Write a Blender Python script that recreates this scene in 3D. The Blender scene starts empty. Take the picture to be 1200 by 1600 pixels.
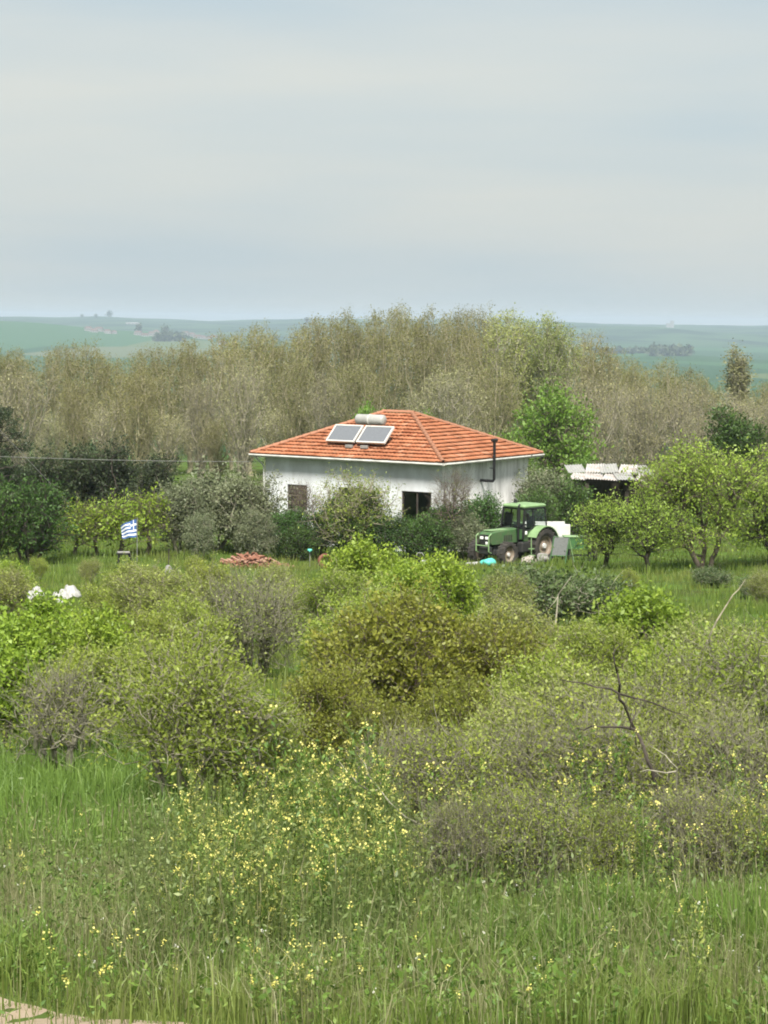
import bpy, bmesh, math, random
import numpy as np
from mathutils import Matrix, Vector, Euler

# ------------------------------------------------------------------ camera, sky, sun, exposure
S = bpy.context.scene
COL = S.collection
R = math.radians
F = 3424.0                    # focal length in pixels of the 1200 x 1600 photograph
CZ = 12.0                     # eye height above the house yard datum
PITCH, ROLL = R(4.96), R(0.5)
cam_d = bpy.data.cameras.new('camera'); cam = bpy.data.objects.new('camera', cam_d); COL.objects.link(cam)
cam_d.sensor_fit = 'VERTICAL'; cam_d.sensor_height = 24.0; cam_d.lens = 24.0 * F / 1600.0
cam_d.clip_start = 0.2; cam_d.clip_end = 40000.0
CM = Matrix.Translation((0, 0, CZ)) @ Matrix.Rotation(R(90) - PITCH, 4, 'X') @ Matrix.Rotation(ROLL, 4, 'Z')
cam.matrix_world = CM
S.camera = cam
CR = np.array(CM.to_3x3()); CRT = CR.T

SUN_EL, SUN_AZ = R(52), R(177)     # azimuth from +Y (view direction) clockwise; behind the camera, to the left
world = bpy.data.worlds.new('World'); S.world = world; world.use_nodes = True
wn, wl = world.node_tree.nodes, world.node_tree.links
wn.clear()
w_out = wn.new('ShaderNodeOutputWorld'); w_bg = wn.new('ShaderNodeBackground')
w_sky = wn.new('ShaderNodeTexSky'); w_sky.sky_type = 'NISHITA'; w_sky.sun_disc = False
w_sky.sun_elevation = SUN_EL; w_sky.sun_rotation = SUN_AZ
w_sky.air_density = 1.2; w_sky.dust_density = 3.0; w_sky.ozone_density = 1.0
w_tc = wn.new('ShaderNodeTexCoord')
w_map = wn.new('ShaderNodeMapping'); w_map.inputs['Scale'].default_value = (3.0, 3.0, 26.0); w_map.inputs['Rotation'].default_value = (R(1.2), R(-2.0), 0)
w_no = wn.new('ShaderNodeTexNoise'); w_no.inputs['Scale'].default_value = 1.0; w_no.inputs['Detail'].default_value = 4.0; w_no.inputs['Roughness'].default_value = 0.5
w_map2 = wn.new('ShaderNodeMapping'); w_map2.inputs['Scale'].default_value = (1.6, 1.6, 7.0); w_map2.inputs['Location'].default_value = (4.3, 1.2, 2.05)
w_no2 = wn.new('ShaderNodeTexNoise'); w_no2.inputs['Scale'].default_value = 1.0; w_no2.inputs['Detail'].default_value = 3.0
w_add = wn.new('ShaderNodeMath'); w_add.operation = 'MULTIPLY_ADD'; w_add.inputs[1].default_value = 0.45
w_ramp = wn.new('ShaderNodeValToRGB')
w_ramp.color_ramp.elements[0].position = 0.54; w_ramp.color_ramp.elements[0].color = (0.60, 0.72, 0.785, 1)     # thin veil
w_ramp.color_ramp.elements[1].position = 0.80; w_ramp.color_ramp.elements[1].color = (0.80, 0.825, 0.785, 1)     # thicker, warmer cloud
w_mul = wn.new('ShaderNodeVectorMath'); w_mul.operation = 'SCALE'; w_mul.inputs['Scale'].default_value = 6.0
w_mix = wn.new('ShaderNodeMix'); w_mix.data_type = 'RGBA'; w_mix.inputs[0].default_value = 0.88
for a, b in ((w_tc.outputs['Generated'], w_map.inputs['Vector']), (w_map.outputs[0], w_no.inputs['Vector']),
             (w_tc.outputs['Generated'], w_map2.inputs['Vector']), (w_map2.outputs[0], w_no2.inputs['Vector']),
             (w_no.outputs['Fac'], w_add.inputs[0]), (w_no2.outputs['Fac'], w_add.inputs[2]),
             (w_add.outputs[0], w_ramp.inputs[0]), (w_ramp.outputs[0], w_mul.inputs[0]),
             (w_sky.outputs[0], w_mix.inputs[6]), (w_mul.outputs[0], w_mix.inputs[7]),
             (w_mix.outputs[2], w_bg.inputs[0]), (w_bg.outputs[0], w_out.inputs[0])):
    wl.new(a, b)
w_bg.inputs[1].default_value = 0.0535

sun_d = bpy.data.lights.new('sun', 'SUN'); sun = bpy.data.objects.new('sun', sun_d); COL.objects.link(sun)
sun_d.energy = 3.2; sun_d.angle = R(18); sun_d.color = (1.0, 0.95, 0.87)
sdir = Vector((math.sin(SUN_AZ) * math.cos(SUN_EL), math.cos(SUN_AZ) * math.cos(SUN_EL), math.sin(SUN_EL)))
sun.rotation_euler = sdir.to_track_quat('Z', 'Y').to_euler()
sun.location = (-30, -40, 80)

vs = S.view_settings
vs.view_transform = 'Standard'; vs.look = 'None'; vs.exposure = 1.5; vs.gamma = 1.0; vs.use_curve_mapping = False
S.cycles.max_bounces = 6; S.cycles.diffuse_bounces = 3; S.cycles.transmission_bounces = 4; S.cycles.volume_bounces = 1
S.cycles.transparent_max_bounces = 8; S.cycles.adaptive_threshold = 0.025; S.cycles.filter_width = 1.9

# ------------------------------------------------------------------ layout helpers
_D = np.array([[-13000, 1.6], [0, 1.6], [6, 2.75], [13, 4.17], [16, 4.54], [19, 4.95], [24, 5.68], [30, 6.41], [40, 7.32], [50, 8.02],
               [60, 8.7], [75, 9.68], [90, 10.57], [100, 11.15], [108, 11.45], [120, 11.7], [135, 12.2], [160, 13.0], [200, 14.5], [260, 17],
               [400, 24], [700, 37], [1200, 51], [2000, 62], [2600, 66], [5200, 66], [6300, 50], [7600, 14], [8600, -2], [9600, -6], [13000, 10]])
_u = np.linspace(-1, 1, 21) * 0.09
_w = np.exp(-(_u / 0.05) ** 2); _w /= _w.sum()
def H(x, y):
    x = np.asarray(x, float); y = np.asarray(y, float)
    yy = np.broadcast_to(y, np.broadcast(x, y).shape)
    d = np.zeros(yy.shape)
    for u, w in zip(_u, _w):
        d = d + w * np.interp(yy * (1 + u), _D[:, 0], _D[:, 1])
    near = np.clip((yy - 2) / 10, 0, 1)
    n = 0.06 * np.sin(x * 0.9 + 1.3) * np.sin(yy * 0.7) + 0.05 * np.sin(x * 0.37 + yy * 0.29 + 2) + 0.03 * np.sin(x * 2.1 - yy * 1.7)
    n = n * np.clip(1.4 - np.abs(yy - 108) / -40, 0.3, 1)
    far = np.clip((yy - 2600) / 2500, 0, 1)
    hills = far * (7 * np.sin(x / 330 + 0.6) + 4 * np.sin(x / 130 + yy / 900) + 5 * np.sin(x / 760 + 2.2) + 2.0 * np.sin(x / 52 + yy / 300))
    lefth = 74 * np.exp(-((x + 1150) / 620.0) ** 2 - ((yy - 5200) / 800.0) ** 2)
    band = 20 * np.exp(-((yy - 6900) / 350.0) ** 2) * (0.6 + 0.4 * np.sin(x / 410))
    return CZ - d + n * near + hills + lefth + band * far
def h1(x, y): return float(H(x, y))
def project(P):
    P = np.asarray(P, float) - np.array([0, 0, CZ])
    q = P @ CR
    return 600 + F * q[..., 0] / -q[..., 2], 800 - F * q[..., 1] / -q[..., 2]
def ray(px, py):
    return CR @ np.array([(px - 600) / F, (800 - py) / F, -1.0])
def at(px, py, y):                       # the point in the plane Y = y that lies on this line of sight
    d = ray(px, py); t = y / d[1]
    return Vector((d[0] * t, y, CZ + d[2] * t))
def hit(px, py, y0=8.0, y1=12000.0):     # where a line of sight meets the ground
    d = ray(px, py); y = y0
    while y < y1:
        t = y / d[1]
        if CZ + d[2] * t < h1(d[0] * t, y): break
        y *= 1.004
    t = y / d[1]
    return Vector((d[0] * t, y, h1(d[0] * t, y)))
def gx(px, y):                           # ground point at distance y under picture column px
    z = h1((px - 600) / F * y, y)
    for _ in range(3):
        q = CR @ np.array([0, 0, -1.0])
        x = 0.0
        a = project((0, y, z))[0]; b = project((1, y, z))[0]
        x = (px - a) / (b - a); z = h1(x, y)
    return Vector((x, y, z))

# ------------------------------------------------------------------ scene-graph helpers
def tag(o, label=None, cat=None, group=None, kind=None):
    if label: o['label'] = label
    if cat: o['category'] = cat
    if group: o['group'] = group
    if kind: o['kind'] = kind
    return o
def empty(name, loc=(0, 0, 0), rz=0.0):
    o = bpy.data.objects.new(name, None); COL.objects.link(o)
    o.location = loc; o.rotation_euler = (0, 0, rz); o.empty_display_size = 0.3
    return o
def link(name, mesh, parent=None, loc=None):
    o = bpy.data.objects.new(name, mesh); COL.objects.link(o)
    if parent is not None: o.parent = parent
    if loc is not None: o.location = loc
    return o
ORD = ['first', 'second', 'third', 'fourth', 'fifth', 'sixth', 'seventh', 'eighth', 'ninth', 'tenth', 'eleventh', 'twelfth', 'thirteenth',
       'fourteenth', 'fifteenth', 'sixteenth', 'seventeenth', 'eighteenth', 'nineteenth', 'twentieth']
def ordinal(i):
    if i < 20: return ORD[i]
    t, u = divmod(i + 1, 10)
    tens = {2: 'twent', 3: 'thirt', 4: 'fort', 5: 'fift'}[t]
    return tens + 'ieth' if u == 0 else tens + 'y-' + ORD[u - 1]
def label_row(objs, text):               # text holds {} for the place in the row, counted from the left
    objs = sorted(objs, key=lambda o: project(o.location)[0])
    for i, o in enumerate(objs): o['label'] = text.format(ordinal(i))

class MB:
    def __init__(s): s.v, s.f, s.m, s.t = [], [], [], []
    def add(s, vs, fs, m=0):
        n = len(s.v); s.v += [tuple(v) for v in vs]
        for f in fs: s.f.append(tuple(i + n for i in f)); s.m.append(m)
    def box(s, c, d, rot=None, m=0, taper=(1, 1), bev=0.0):
        x, y, z = d[0] / 2, d[1] / 2, d[2] / 2
        tx, ty = taper
        if bev > 0:
            b = min(bev, x * .9, y * .9)
            ring = lambda X, Y: [(X - b, -Y), (X, -Y + b), (X, Y - b), (X - b, Y), (-X + b, Y), (-X, Y - b), (-X, -Y + b), (-X + b, -Y)]
            zb = min(b, z * .9); vs = []
            for (zz, sh) in ((-z, b), (-z + zb, 0), (z - zb, 0), (z, b)):
                k = (zz + z) / (2 * z)
                kx, ky = 1 + (tx - 1) * k, 1 + (ty - 1) * k
                vs += [(p * kx * ((x - sh * .7) / x), q * ky * ((y - sh * .7) / y), zz) for p, q in ring(x, y)]
            fs = [tuple(range(7, -1, -1)), tuple(range(24, 32))]
            for r in range(3):
                for i in range(8): fs.append((r * 8 + i, r * 8 + (i + 1) % 8, r * 8 + 8 + (i + 1) % 8, r * 8 + 8 + i))
        else:
            vs = [(-x, -y, -z), (x, -y, -z), (x, y, -z), (-x, y, -z), (-x * tx, -y * ty, z), (x * tx, -y * ty, z), (x * tx, y * ty, z), (-x * tx, y * ty, z)]
            fs = [(3, 2, 1, 0), (4, 5, 6, 7), (0, 1, 5, 4), (1, 2, 6, 5), (2, 3, 7, 6), (3, 0, 4, 7)]
        M = Euler(rot).to_matrix() if rot is not None else None
        s.add([(M @ Vector(v) if M else Vector(v)) + Vector(c) for v in vs], fs, m)
        return s
    def tube(s, pts, rad, n=8, m=0, caps=True):
        pts = [Vector(p) for p in pts]
        rad = rad if hasattr(rad, '__len__') else [rad] * len(pts)
        base = len(s.v); ref = None
        for i, p in enumerate(pts):
            d = (pts[min(i + 1, len(pts) - 1)] - pts[max(i - 1, 0)]).normalized()
            if ref is None:
                ref = d.orthogonal().normalized()
            ref = (ref - d * ref.dot(d)).normalized(); b = d.cross(ref)
            for k in range(n):
                a = 2 * math.pi * k / n
                s.v.append(tuple(p + (ref * math.cos(a) + b * math.sin(a)) * rad[i]))
        for i in range(len(pts) - 1):
            for k in range(n):
                s.f.append((base + i * n + k, base + i * n + (k + 1) % n, base + (i + 1) * n + (k + 1) % n, base + (i + 1) * n + k)); s.m.append(m)
        if caps:
            s.f.append(tuple(base + k for k in range(n - 1, -1, -1))); s.m.append(m)
            e = base + (len(pts) - 1) * n
            s.f.append(tuple(e + k for k in range(n))); s.m.append(m)
        return s
    def lathe(s, prof, n=24, axis='z', c=(0, 0, 0), m=0, closed=False):      # prof: (radius, height)
        base = len(s.v)
        for r, h in prof:
            for k in range(n):
                a = 2 * math.pi * k / n; u, w = r * math.cos(a), r * math.sin(a)
                p = {'z': (u, w, h), 'x': (h, u, w), 'y': (w, h, u)}[axis]
                s.v.append((p[0] + c[0], p[1] + c[1], p[2] + c[2]))
        L = len(prof)
        for i in range(L if closed else L - 1):
            j = (i + 1) % L
            for k in range(n):
                s.f.append((base + i * n + k, base + i * n + (k + 1) % n, base + j * n + (k + 1) % n, base + j * n + k)); s.m.append(m)
        return s
    def prism(s, poly, y0, y1, m=0, inset=None):      # poly in xz, extruded along y
        n = len(poly); base = len(s.v)
        for y in (y0, y1):
            for x, z in poly: s.v.append((x, y, z))
        s.f.append(tuple(base + i for i in range(n))); s.m.append(m)
        s.f.append(tuple(base + n + i for i in range(n - 1, -1, -1))); s.m.append(m)
        for i in range(n):
            j = (i + 1) % n
            s.f.append((base + i, base + n + i, base + n + j, base + j)); s.m.append(m)
        return s
    def mesh(s, name, mats, smooth=False):
        me = bpy.data.meshes.new(name); me.from_pydata(s.v, [], s.f)
        mats = mats if isinstance(mats, (list, tuple)) else [mats]
        for k in mats: me.materials.append(k)
        me.polygons.foreach_set('material_index', s.m)
        if smooth: me.polygons.foreach_set('use_smooth', [True] * len(s.f))
        bm = bmesh.new(); bm.from_mesh(me); bmesh.ops.recalc_face_normals(bm, faces=bm.faces); bm.to_mesh(me); bm.free()
        return me
    def build(s, name, mats, parent=None, loc=None, smooth=False):
        return link(name, s.mesh(name, mats, smooth), parent, loc)

def np_mesh(name, V, Fc, mat, tone=None, smooth=False):
    V = np.ascontiguousarray(V, np.float32); Fc = np.ascontiguousarray(Fc, np.int32)
    k = Fc.shape[1]; me = bpy.data.meshes.new(name)
    me.vertices.add(len(V)); me.vertices.foreach_set('co', V.ravel())
    me.loops.add(Fc.size); me.loops.foreach_set('vertex_index', Fc.ravel())
    me.polygons.add(len(Fc)); me.polygons.foreach_set('loop_start', np.arange(0, Fc.size, k, dtype=np.int32))
    me.polygons.foreach_set('loop_total', np.full(len(Fc), k, np.int32))
    if smooth: me.polygons.foreach_set('use_smooth', np.ones(len(Fc), bool))
    if tone is not None:
        a = me.attributes.new('tone', 'FLOAT', 'FACE'); a.data.foreach_set('value', np.ascontiguousarray(tone, np.float32))
    me.materials.append(mat); me.update(calc_edges=True); me.validate()
    return me

# ------------------------------------------------------------------ materials
def new_mat(name):
    m = bpy.data.materials.new(name); m.use_nodes = True; m.node_tree.nodes.clear()
    return m, m.node_tree.nodes, m.node_tree.links
def mat_plain(name, col, rough=0.6, var=0.25, scale=6.0, metal=0.0, dirt=None, dirt_amt=0.35, bump=0.0, stretch=(1, 1, 1), spec=0.4):
    m, n, l = new_mat(name)
    out = n.new('ShaderNodeOutputMaterial'); b = n.new('ShaderNodeBsdfPrincipled'); l.new(b.outputs[0], out.inputs[0])
    tc = n.new('ShaderNodeTexCoord'); mp = n.new('ShaderNodeMapping'); mp.inputs['Scale'].default_value = stretch
    no = n.new('ShaderNodeTexNoise'); no.inputs['Scale'].default_value = scale; no.inputs['Detail'].default_value = 6; no.inputs['Roughness'].default_value = 0.65
    l.new(tc.outputs['Object'], mp.inputs[0]); l.new(mp.outputs[0], no.inputs['Vector'])
    rp = n.new('ShaderNodeValToRGB'); c = np.array(col)
    d = np.array(dirt) if dirt is not None else c * (1 - var)
    rp.color_ramp.elements[0].position = 0.30; rp.color_ramp.elements[0].color = (*(c * (1 - dirt_amt) + d * dirt_amt if dirt is not None else d), 1)
    rp.color_ramp.elements[1].position = 0.62; rp.color_ramp.elements[1].color = (*np.minimum(c * (1 + var * 0.4), 1), 1)
    l.new(no.outputs['Fac'], rp.inputs[0]); l.new(rp.outputs[0], b.inputs['Base Color'])
    b.inputs['Roughness'].default_value = rough; b.inputs['Metallic'].default_value = metal; b.inputs['Specular IOR Level'].default_value = spec
    if bump > 0:
        bp = n.new('ShaderNodeBump'); bp.inputs['Strength'].default_value = bump; bp.inputs['Distance'].default_value = 0.02
        l.new(no.outputs['Fac'], bp.inputs['Height']); l.new(bp.outputs[0], b.inputs['Normal'])
    return m
GAIN = 1.36
def mat_leaf(name, c0, c1, c2=None, trans=0.35, objvar=0.25, patch=0.0, patch_col=None, patch_scale=0.6, gloss=0.025):
    c0, c1 = [tuple(min(.85, v * GAIN) for v in c) for c in (c0, c1)]
    if c2 is not None: c2 = tuple(min(.85, v * GAIN) for v in c2)
    if patch_col is not None: patch_col = tuple(v * GAIN for v in patch_col)
    m, n, l = new_mat(name)
    out = n.new('ShaderNodeOutputMaterial')
    at_ = n.new('ShaderNodeAttribute'); at_.attribute_name = 'tone'
    rp = n.new('ShaderNodeValToRGB'); e = rp.color_ramp.elements
    e[0].position = 0.0; e[0].color = (*c0, 1); e[1].position = 1.0; e[1].color = (*c1, 1)
    if c2 is not None:
        x = e.new(0.90); x.color = (*c1, 1); e[2].position = 1.0; e[2].color = (*c2, 1)
    l.new(at_.outputs['Fac'], rp.inputs[0]); colr = rp.outputs[0]
    if patch > 0:
        ge = n.new('ShaderNodeNewGeometry'); no = n.new('ShaderNodeTexNoise'); no.inputs['Scale'].default_value = patch_scale; no.inputs['Detail'].default_value = 3
        l.new(ge.outputs['Position'], no.inputs['Vector'])
        r2 = n.new('ShaderNodeValToRGB'); r2.color_ramp.elements[0].position = 0.45; r2.color_ramp.elements[1].position = 0.62
        r2.color_ramp.elements[1].color = (patch, patch, patch, 1)
        l.new(no.outputs['Fac'], r2.inputs[0])
        mx = n.new('ShaderNodeMix'); mx.data_type = 'RGBA'; l.new(r2.outputs[0], mx.inputs[0]); l.new(colr, mx.inputs[6]); mx.inputs[7].default_value = (*patch_col, 1)
        colr = mx.outputs[2]
    oi = n.new('ShaderNodeObjectInfo'); hs = n.new('ShaderNodeHueSaturation')
    mr = n.new('ShaderNodeMapRange'); mr.inputs[3].default_value = 1 - objvar; mr.inputs[4].default_value = 1 + objvar
    l.new(oi.outputs['Random'], mr.inputs[0]); l.new(mr.outputs[0], hs.inputs['Value'])
    mh = n.new('ShaderNodeMapRange'); mh.inputs[3].default_value = 0.5 + objvar * .06; mh.inputs[4].default_value = 0.5 - objvar * .06
    ml = n.new('ShaderNodeMath'); ml.operation = 'FRACT'; m7 = n.new('ShaderNodeMath'); m7.operation = 'MULTIPLY'; m7.inputs[1].default_value = 7.31
    l.new(oi.outputs['Random'], m7.inputs[0]); l.new(m7.outputs[0], ml.inputs[0]); l.new(ml.outputs[0], mh.inputs[0]); l.new(mh.outputs[0], hs.inputs['Hue'])
    l.new(colr, hs.inputs['Color'])
    df = n.new('ShaderNodeBsdfDiffuse'); tr = n.new('ShaderNodeBsdfTranslucent'); gl = n.new('ShaderNodeBsdfGlossy'); gl.inputs['Roughness'].default_value = 0.5
    m1 = n.new('ShaderNodeMixShader'); m1.inputs[0].default_value = trans
    l.new(hs.outputs[0], df.inputs[0]); l.new(hs.outputs[0], tr.inputs[0]); l.new(df.outputs[0], m1.inputs[1]); l.new(tr.outputs[0], m1.inputs[2])
    m2 = n.new('ShaderNodeMixShader'); m2.inputs[0].default_value = gloss; gl.inputs[0].default_value = (.8, .85, .8, 1)
    l.new(m1.outputs[0], m2.inputs[1]); l.new(gl.outputs[0], m2.inputs[2]); l.new(m2.outputs[0], out.inputs[0])
    return m
def mat_bark(name, c0, c1):
    c0, c1 = [tuple(v * 1.45 for v in c) for c in (c0, c1)]
    return mat_plain(name, c1, 0.9, scale=5.0, dirt=c0, dirt_amt=1.0, spec=0.1)
def mat_glass(name, col=(0.02, 0.025, 0.03), rough=0.08):
    m, n, l = new_mat(name)
    out = n.new('ShaderNodeOutputMaterial'); g = n.new('ShaderNodeBsdfGlossy'); g.inputs['Roughness'].default_value = rough; g.inputs[0].default_value = (0.9, 0.95, 0.95, 1)
    t = n.new('ShaderNodeBsdfTransparent'); t.inputs[0].default_value = (0.82, 0.86, 0.85, 1)
    fr = n.new('ShaderNodeFresnel'); fr.inputs[0].default_value = 1.5; mx = n.new('ShaderNodeMixShader')
    l.new(fr.outputs[0], mx.inputs[0]); l.new(t.outputs[0], mx.inputs[1]); l.new(g.outputs[0], mx.inputs[2]); l.new(mx.outputs[0], out.inputs[0])
    return m

M = {}
M['plaster'] = mat_plain('white_plaster', (0.60, 0.625, 0.64), 0.85, scale=1.1, dirt=(0.30, 0.30, 0.27), dirt_amt=0.45, bump=0.15, stretch=(1, 1, 0.35), spec=0.2)
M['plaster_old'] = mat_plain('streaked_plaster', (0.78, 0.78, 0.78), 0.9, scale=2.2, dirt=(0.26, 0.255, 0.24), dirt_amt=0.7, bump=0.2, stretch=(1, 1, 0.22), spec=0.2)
M['fascia'] = mat_plain('fascia_paint', (0.52, 0.52, 0.48), 0.7, scale=2.0, var=0.3)
M['dark_wood'] = mat_plain('weathered_wood', (0.05, 0.04, 0.032), 0.8, scale=9, var=0.5, stretch=(1, 1, .2))
M['grey_wood'] = mat_plain('grey_boards', (0.15, 0.14, 0.125), 0.85, scale=5, var=0.45, stretch=(1, 1, .2))
M['black_paint'] = mat_plain('black_metal', (0.012, 0.012, 0.013), 0.45, var=0.3)
M['dark_room'] = mat_plain('dark_interior', (0.03, 0.028, 0.026), 0.9, var=0.3)
M['glass'] = mat_glass('pane_glass')
M['white_metal'] = mat_plain('white_enamel', (0.58, 0.58, 0.56), 0.4, var=0.15, scale=3)
M['tank'] = mat_plain('tank_sheet', (0.33, 0.33, 0.31), 0.45, var=0.22, scale=2.5)
M['alu'] = mat_plain('aluminium_frame', (0.59, 0.58, 0.54), 0.4, var=0.12, metal=0.15)
M['absorber'] = mat_plain('collector_glass', (0.135, 0.145, 0.16), 0.22, var=0.15, scale=14, spec=0.6)
M['tractor_green'] = mat_plain('tractor_green_paint', (0.045, 0.115, 0.04), 0.45, scale=3, dirt=(0.12, 0.12, 0.075), dirt_amt=0.75)
M['pale_green'] = mat_plain('faded_green_paint', (0.19, 0.30, 0.14), 0.55, scale=3, var=0.2)
M['dark_green'] = mat_plain('dark_green_paint', (0.045, 0.12, 0.04), 0.55, scale=4, var=0.35)
M['rubber'] = mat_plain('tyre_rubber', (0.022, 0.021, 0.02), 0.85, scale=7, dirt=(0.11, 0.095, 0.075), dirt_amt=0.5)
M['rim'] = mat_plain('rim_paint', (0.20, 0.175, 0.14), 0.6, scale=8, dirt=(0.18, 0.10, 0.06), dirt_amt=0.6)
M['chassis'] = mat_plain('chassis_iron', (0.025, 0.026, 0.024), 0.7, var=0.4)
M['lamp'] = mat_plain('lamp_lens', (0.75, 0.76, 0.74), 0.2, var=0.05)
M['sheet'] = mat_plain('galvanised_sheet', (0.46, 0.46, 0.45), 0.5, scale=1.6, dirt=(0.24, 0.15, 0.10), dirt_amt=0.8)
M['teal_plastic'] = mat_plain('teal_plastic', (0.10, 0.50, 0.42), 0.5, var=0.2)
M['white_plastic'] = mat_plain('white_plastic', (0.36, 0.36, 0.345), 0.6, scale=4, var=0.35)
M['concrete'] = mat_plain('concrete', (0.22, 0.215, 0.20), 0.9, scale=8, var=0.3)
M['grey_panel'] = mat_plain('grey_mesh_panel', (0.12, 0.13, 0.125), 0.7, scale=30, var=0.5)
M['flag_white'] = mat_plain('flag_white_cloth', (0.62, 0.64, 0.66), 0.85, var=0.08)
M['flag_blue'] = mat_plain('flag_blue_cloth', (0.05, 0.11, 0.28), 0.85, var=0.15)
M['cable'] = mat_plain('cable_grey', (0.17, 0.17, 0.165), 0.7, var=0.1)
M['sack'] = mat_plain('woven_sack', (0.33, 0.30, 0.265), 0.8, scale=6, var=0.35)
def mat_tile(name, cols):
    m, n, l = new_mat(name)
    out = n.new('ShaderNodeOutputMaterial'); b = n.new('ShaderNodeBsdfPrincipled'); l.new(b.outputs[0], out.inputs[0])
    a = n.new('ShaderNodeAttribute'); a.attribute_name = 'tone'
    rp = n.new('ShaderNodeValToRGB'); e = rp.color_ramp.elements
    e[0].color = (*cols[0], 1); e[1].color = (*cols[-1], 1); e[1].position = 1.0
    for i, c in enumerate(cols[1:-1]): x = e.new((i + 1) / (len(cols) - 1)); x.color = (*c, 1)
    tc = n.new('ShaderNodeTexCoord'); no = n.new('ShaderNodeTexNoise'); no.inputs['Scale'].default_value = 1.3; no.inputs['Detail'].default_value = 7; no.inputs['Roughness'].default_value = 0.7
    l.new(tc.outputs['Object'], no.inputs['Vector']); l.new(a.outputs['Fac'], rp.inputs[0])
    r2 = n.new('ShaderNodeValToRGB'); r2.color_ramp.elements[0].position = 0.38; r2.color_ramp.elements[0].color = (.70, .70, .68, 1); r2.color_ramp.elements[1].position = 0.6
    mx = n.new('ShaderNodeMix'); mx.data_type = 'RGBA'; mx.blend_type = 'MULTIPLY'; mx.inputs[0].default_value = 1
    l.new(no.outputs['Fac'], r2.inputs[0]); l.new(rp.outputs[0], mx.inputs[6]); l.new(r2.outputs[0], mx.inputs[7]); l.new(mx.outputs[2], b.inputs['Base Color'])
    b.inputs['Roughness'].default_value = 0.8; b.inputs['Specular IOR Level'].default_value = 0.2
    return m
M['tile'] = mat_tile('terracotta_tile', [(0.28, 0.098, 0.048), (0.37, 0.142, 0.072), (0.41, 0.168, 0.088), (0.44, 0.225, 0.14)])
M['tile_cap'] = mat_tile('ridge_terracotta', [(0.30, 0.14, 0.085), (0.38, 0.19, 0.12)])
M['tile_old'] = mat_tile('dusty_terracotta', [(0.19, 0.085, 0.055), (0.29, 0.135, 0.09), (0.36, 0.22, 0.16)])

# ground: meadow soil near, parcelled fields far
def mat_ground():
    m, n, l = new_mat('ground_surface')
    out = n.new('ShaderNodeOutputMaterial'); b = n.new('ShaderNodeBsdfDiffuse'); l.new(b.outputs[0], out.inputs[0])
    ge = n.new('ShaderNodeNewGeometry')
    no = n.new('ShaderNodeTexNoise'); no.inputs['Scale'].default_value = 0.35; no.inputs['Detail'].default_value = 8; no.inputs['Roughness'].default_value = 0.7
    l.new(ge.outputs['Position'], no.inputs['Vector'])
    rn = n.new('ShaderNodeValToRGB'); e = rn.color_ramp.elements
    e[0].position = 0.35; e[0].color = (0.055, 0.06, 0.025, 1); e[1].position = 0.65; e[1].color = (0.085, 0.15, 0.03, 1)
    l.new(no.outputs['Fac'], rn.inputs[0])
    mp = n.new('ShaderNodeMapping'); mp.inputs['Scale'].default_value = (1 / 420.0, 1 / 650.0, 0.0); mp.inputs['Rotation'].default_value = (0, 0, 0.35)
    vo = n.new('ShaderNodeTexVoronoi'); vo.inputs['Scale'].default_value = 1.0; vo.feature = 'F1'
    l.new(ge.outputs['Position'], mp.inputs[0]); l.new(mp.outputs[0], vo.inputs['Vector'])
    sp = n.new('ShaderNodeSeparateColor'); l.new(vo.outputs['Color'], sp.inputs[0])
    rf = n.new('ShaderNodeValToRGB'); rf.color_ramp.interpolation = 'CONSTANT'; e = rf.color_ramp.elements
    e[0].color = (0.03, 0.072, 0.034, 1); e[1].position = 0.95; e[1].color = (0.10, 0.12, 0.065, 1)
    for p, c in ((0.28, (0.036, 0.085, 0.04, 1)), (0.5, (0.028, 0.07, 0.026, 1)), (0.68, (0.045, 0.10, 0.045, 1)), (0.84, (0.085, 0.115, 0.05, 1))):
        x = e.new(p); x.color = c
    l.new(sp.outputs[0], rf.inputs[0])
    sx = n.new('ShaderNodeSeparateXYZ'); l.new(ge.outputs['Position'], sx.inputs[0])
    mr = n.new('ShaderNodeMapRange'); mr.inputs[1].default_value = 240; mr.inputs[2].default_value = 420; l.new(sx.outputs[1], mr.inputs[0])
    mx = n.new('ShaderNodeMix'); mx.data_type = 'RGBA'; l.new(mr.outputs[0], mx.inputs[0]); l.new(rn.outputs[0], mx.inputs[6]); l.new(rf.outputs[0], mx.inputs[7])
    # wooded hill country beyond the plain
    n2 = n.new('ShaderNodeTexNoise'); n2.inputs['Scale'].default_value = 0.004; n2.inputs['Detail'].default_value = 6
    l.new(ge.outputs['Position'], n2.inputs['Vector'])
    r3 = n.new('ShaderNodeValToRGB'); r3.color_ramp.elements[0].position = 0.44; r3.color_ramp.elements[0].color = (0.02, 0.042, 0.026, 1); r3.color_ramp.elements[1].position = 0.56; r3.color_ramp.elements[1].color = (0.05, 0.09, 0.045, 1)
    l.new(n2.outputs['Fac'], r3.inputs[0])
    m3 = n.new('ShaderNodeMapRange'); m3.inputs[1].default_value = 5600; m3.inputs[2].default_value = 6000; l.new(sx.outputs[1], m3.inputs[0])
    mx2 = n.new('ShaderNodeMix'); mx2.data_type = 'RGBA'; l.new(m3.outputs[0], mx2.inputs[0]); l.new(mx.outputs[2], mx2.inputs[6]); l.new(r3.outputs[0], mx2.inputs[7])
    l.new(mx2.outputs[2], b.inputs[0])
    return m
M['ground'] = mat_ground()
M['path'] = mat_plain('sandy_path', (0.30, 0.245, 0.185), 0.95, scale=3.5, dirt=(0.26, 0.20, 0.13), dirt_amt=0.8, bump=0.6, spec=0.1)

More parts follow.
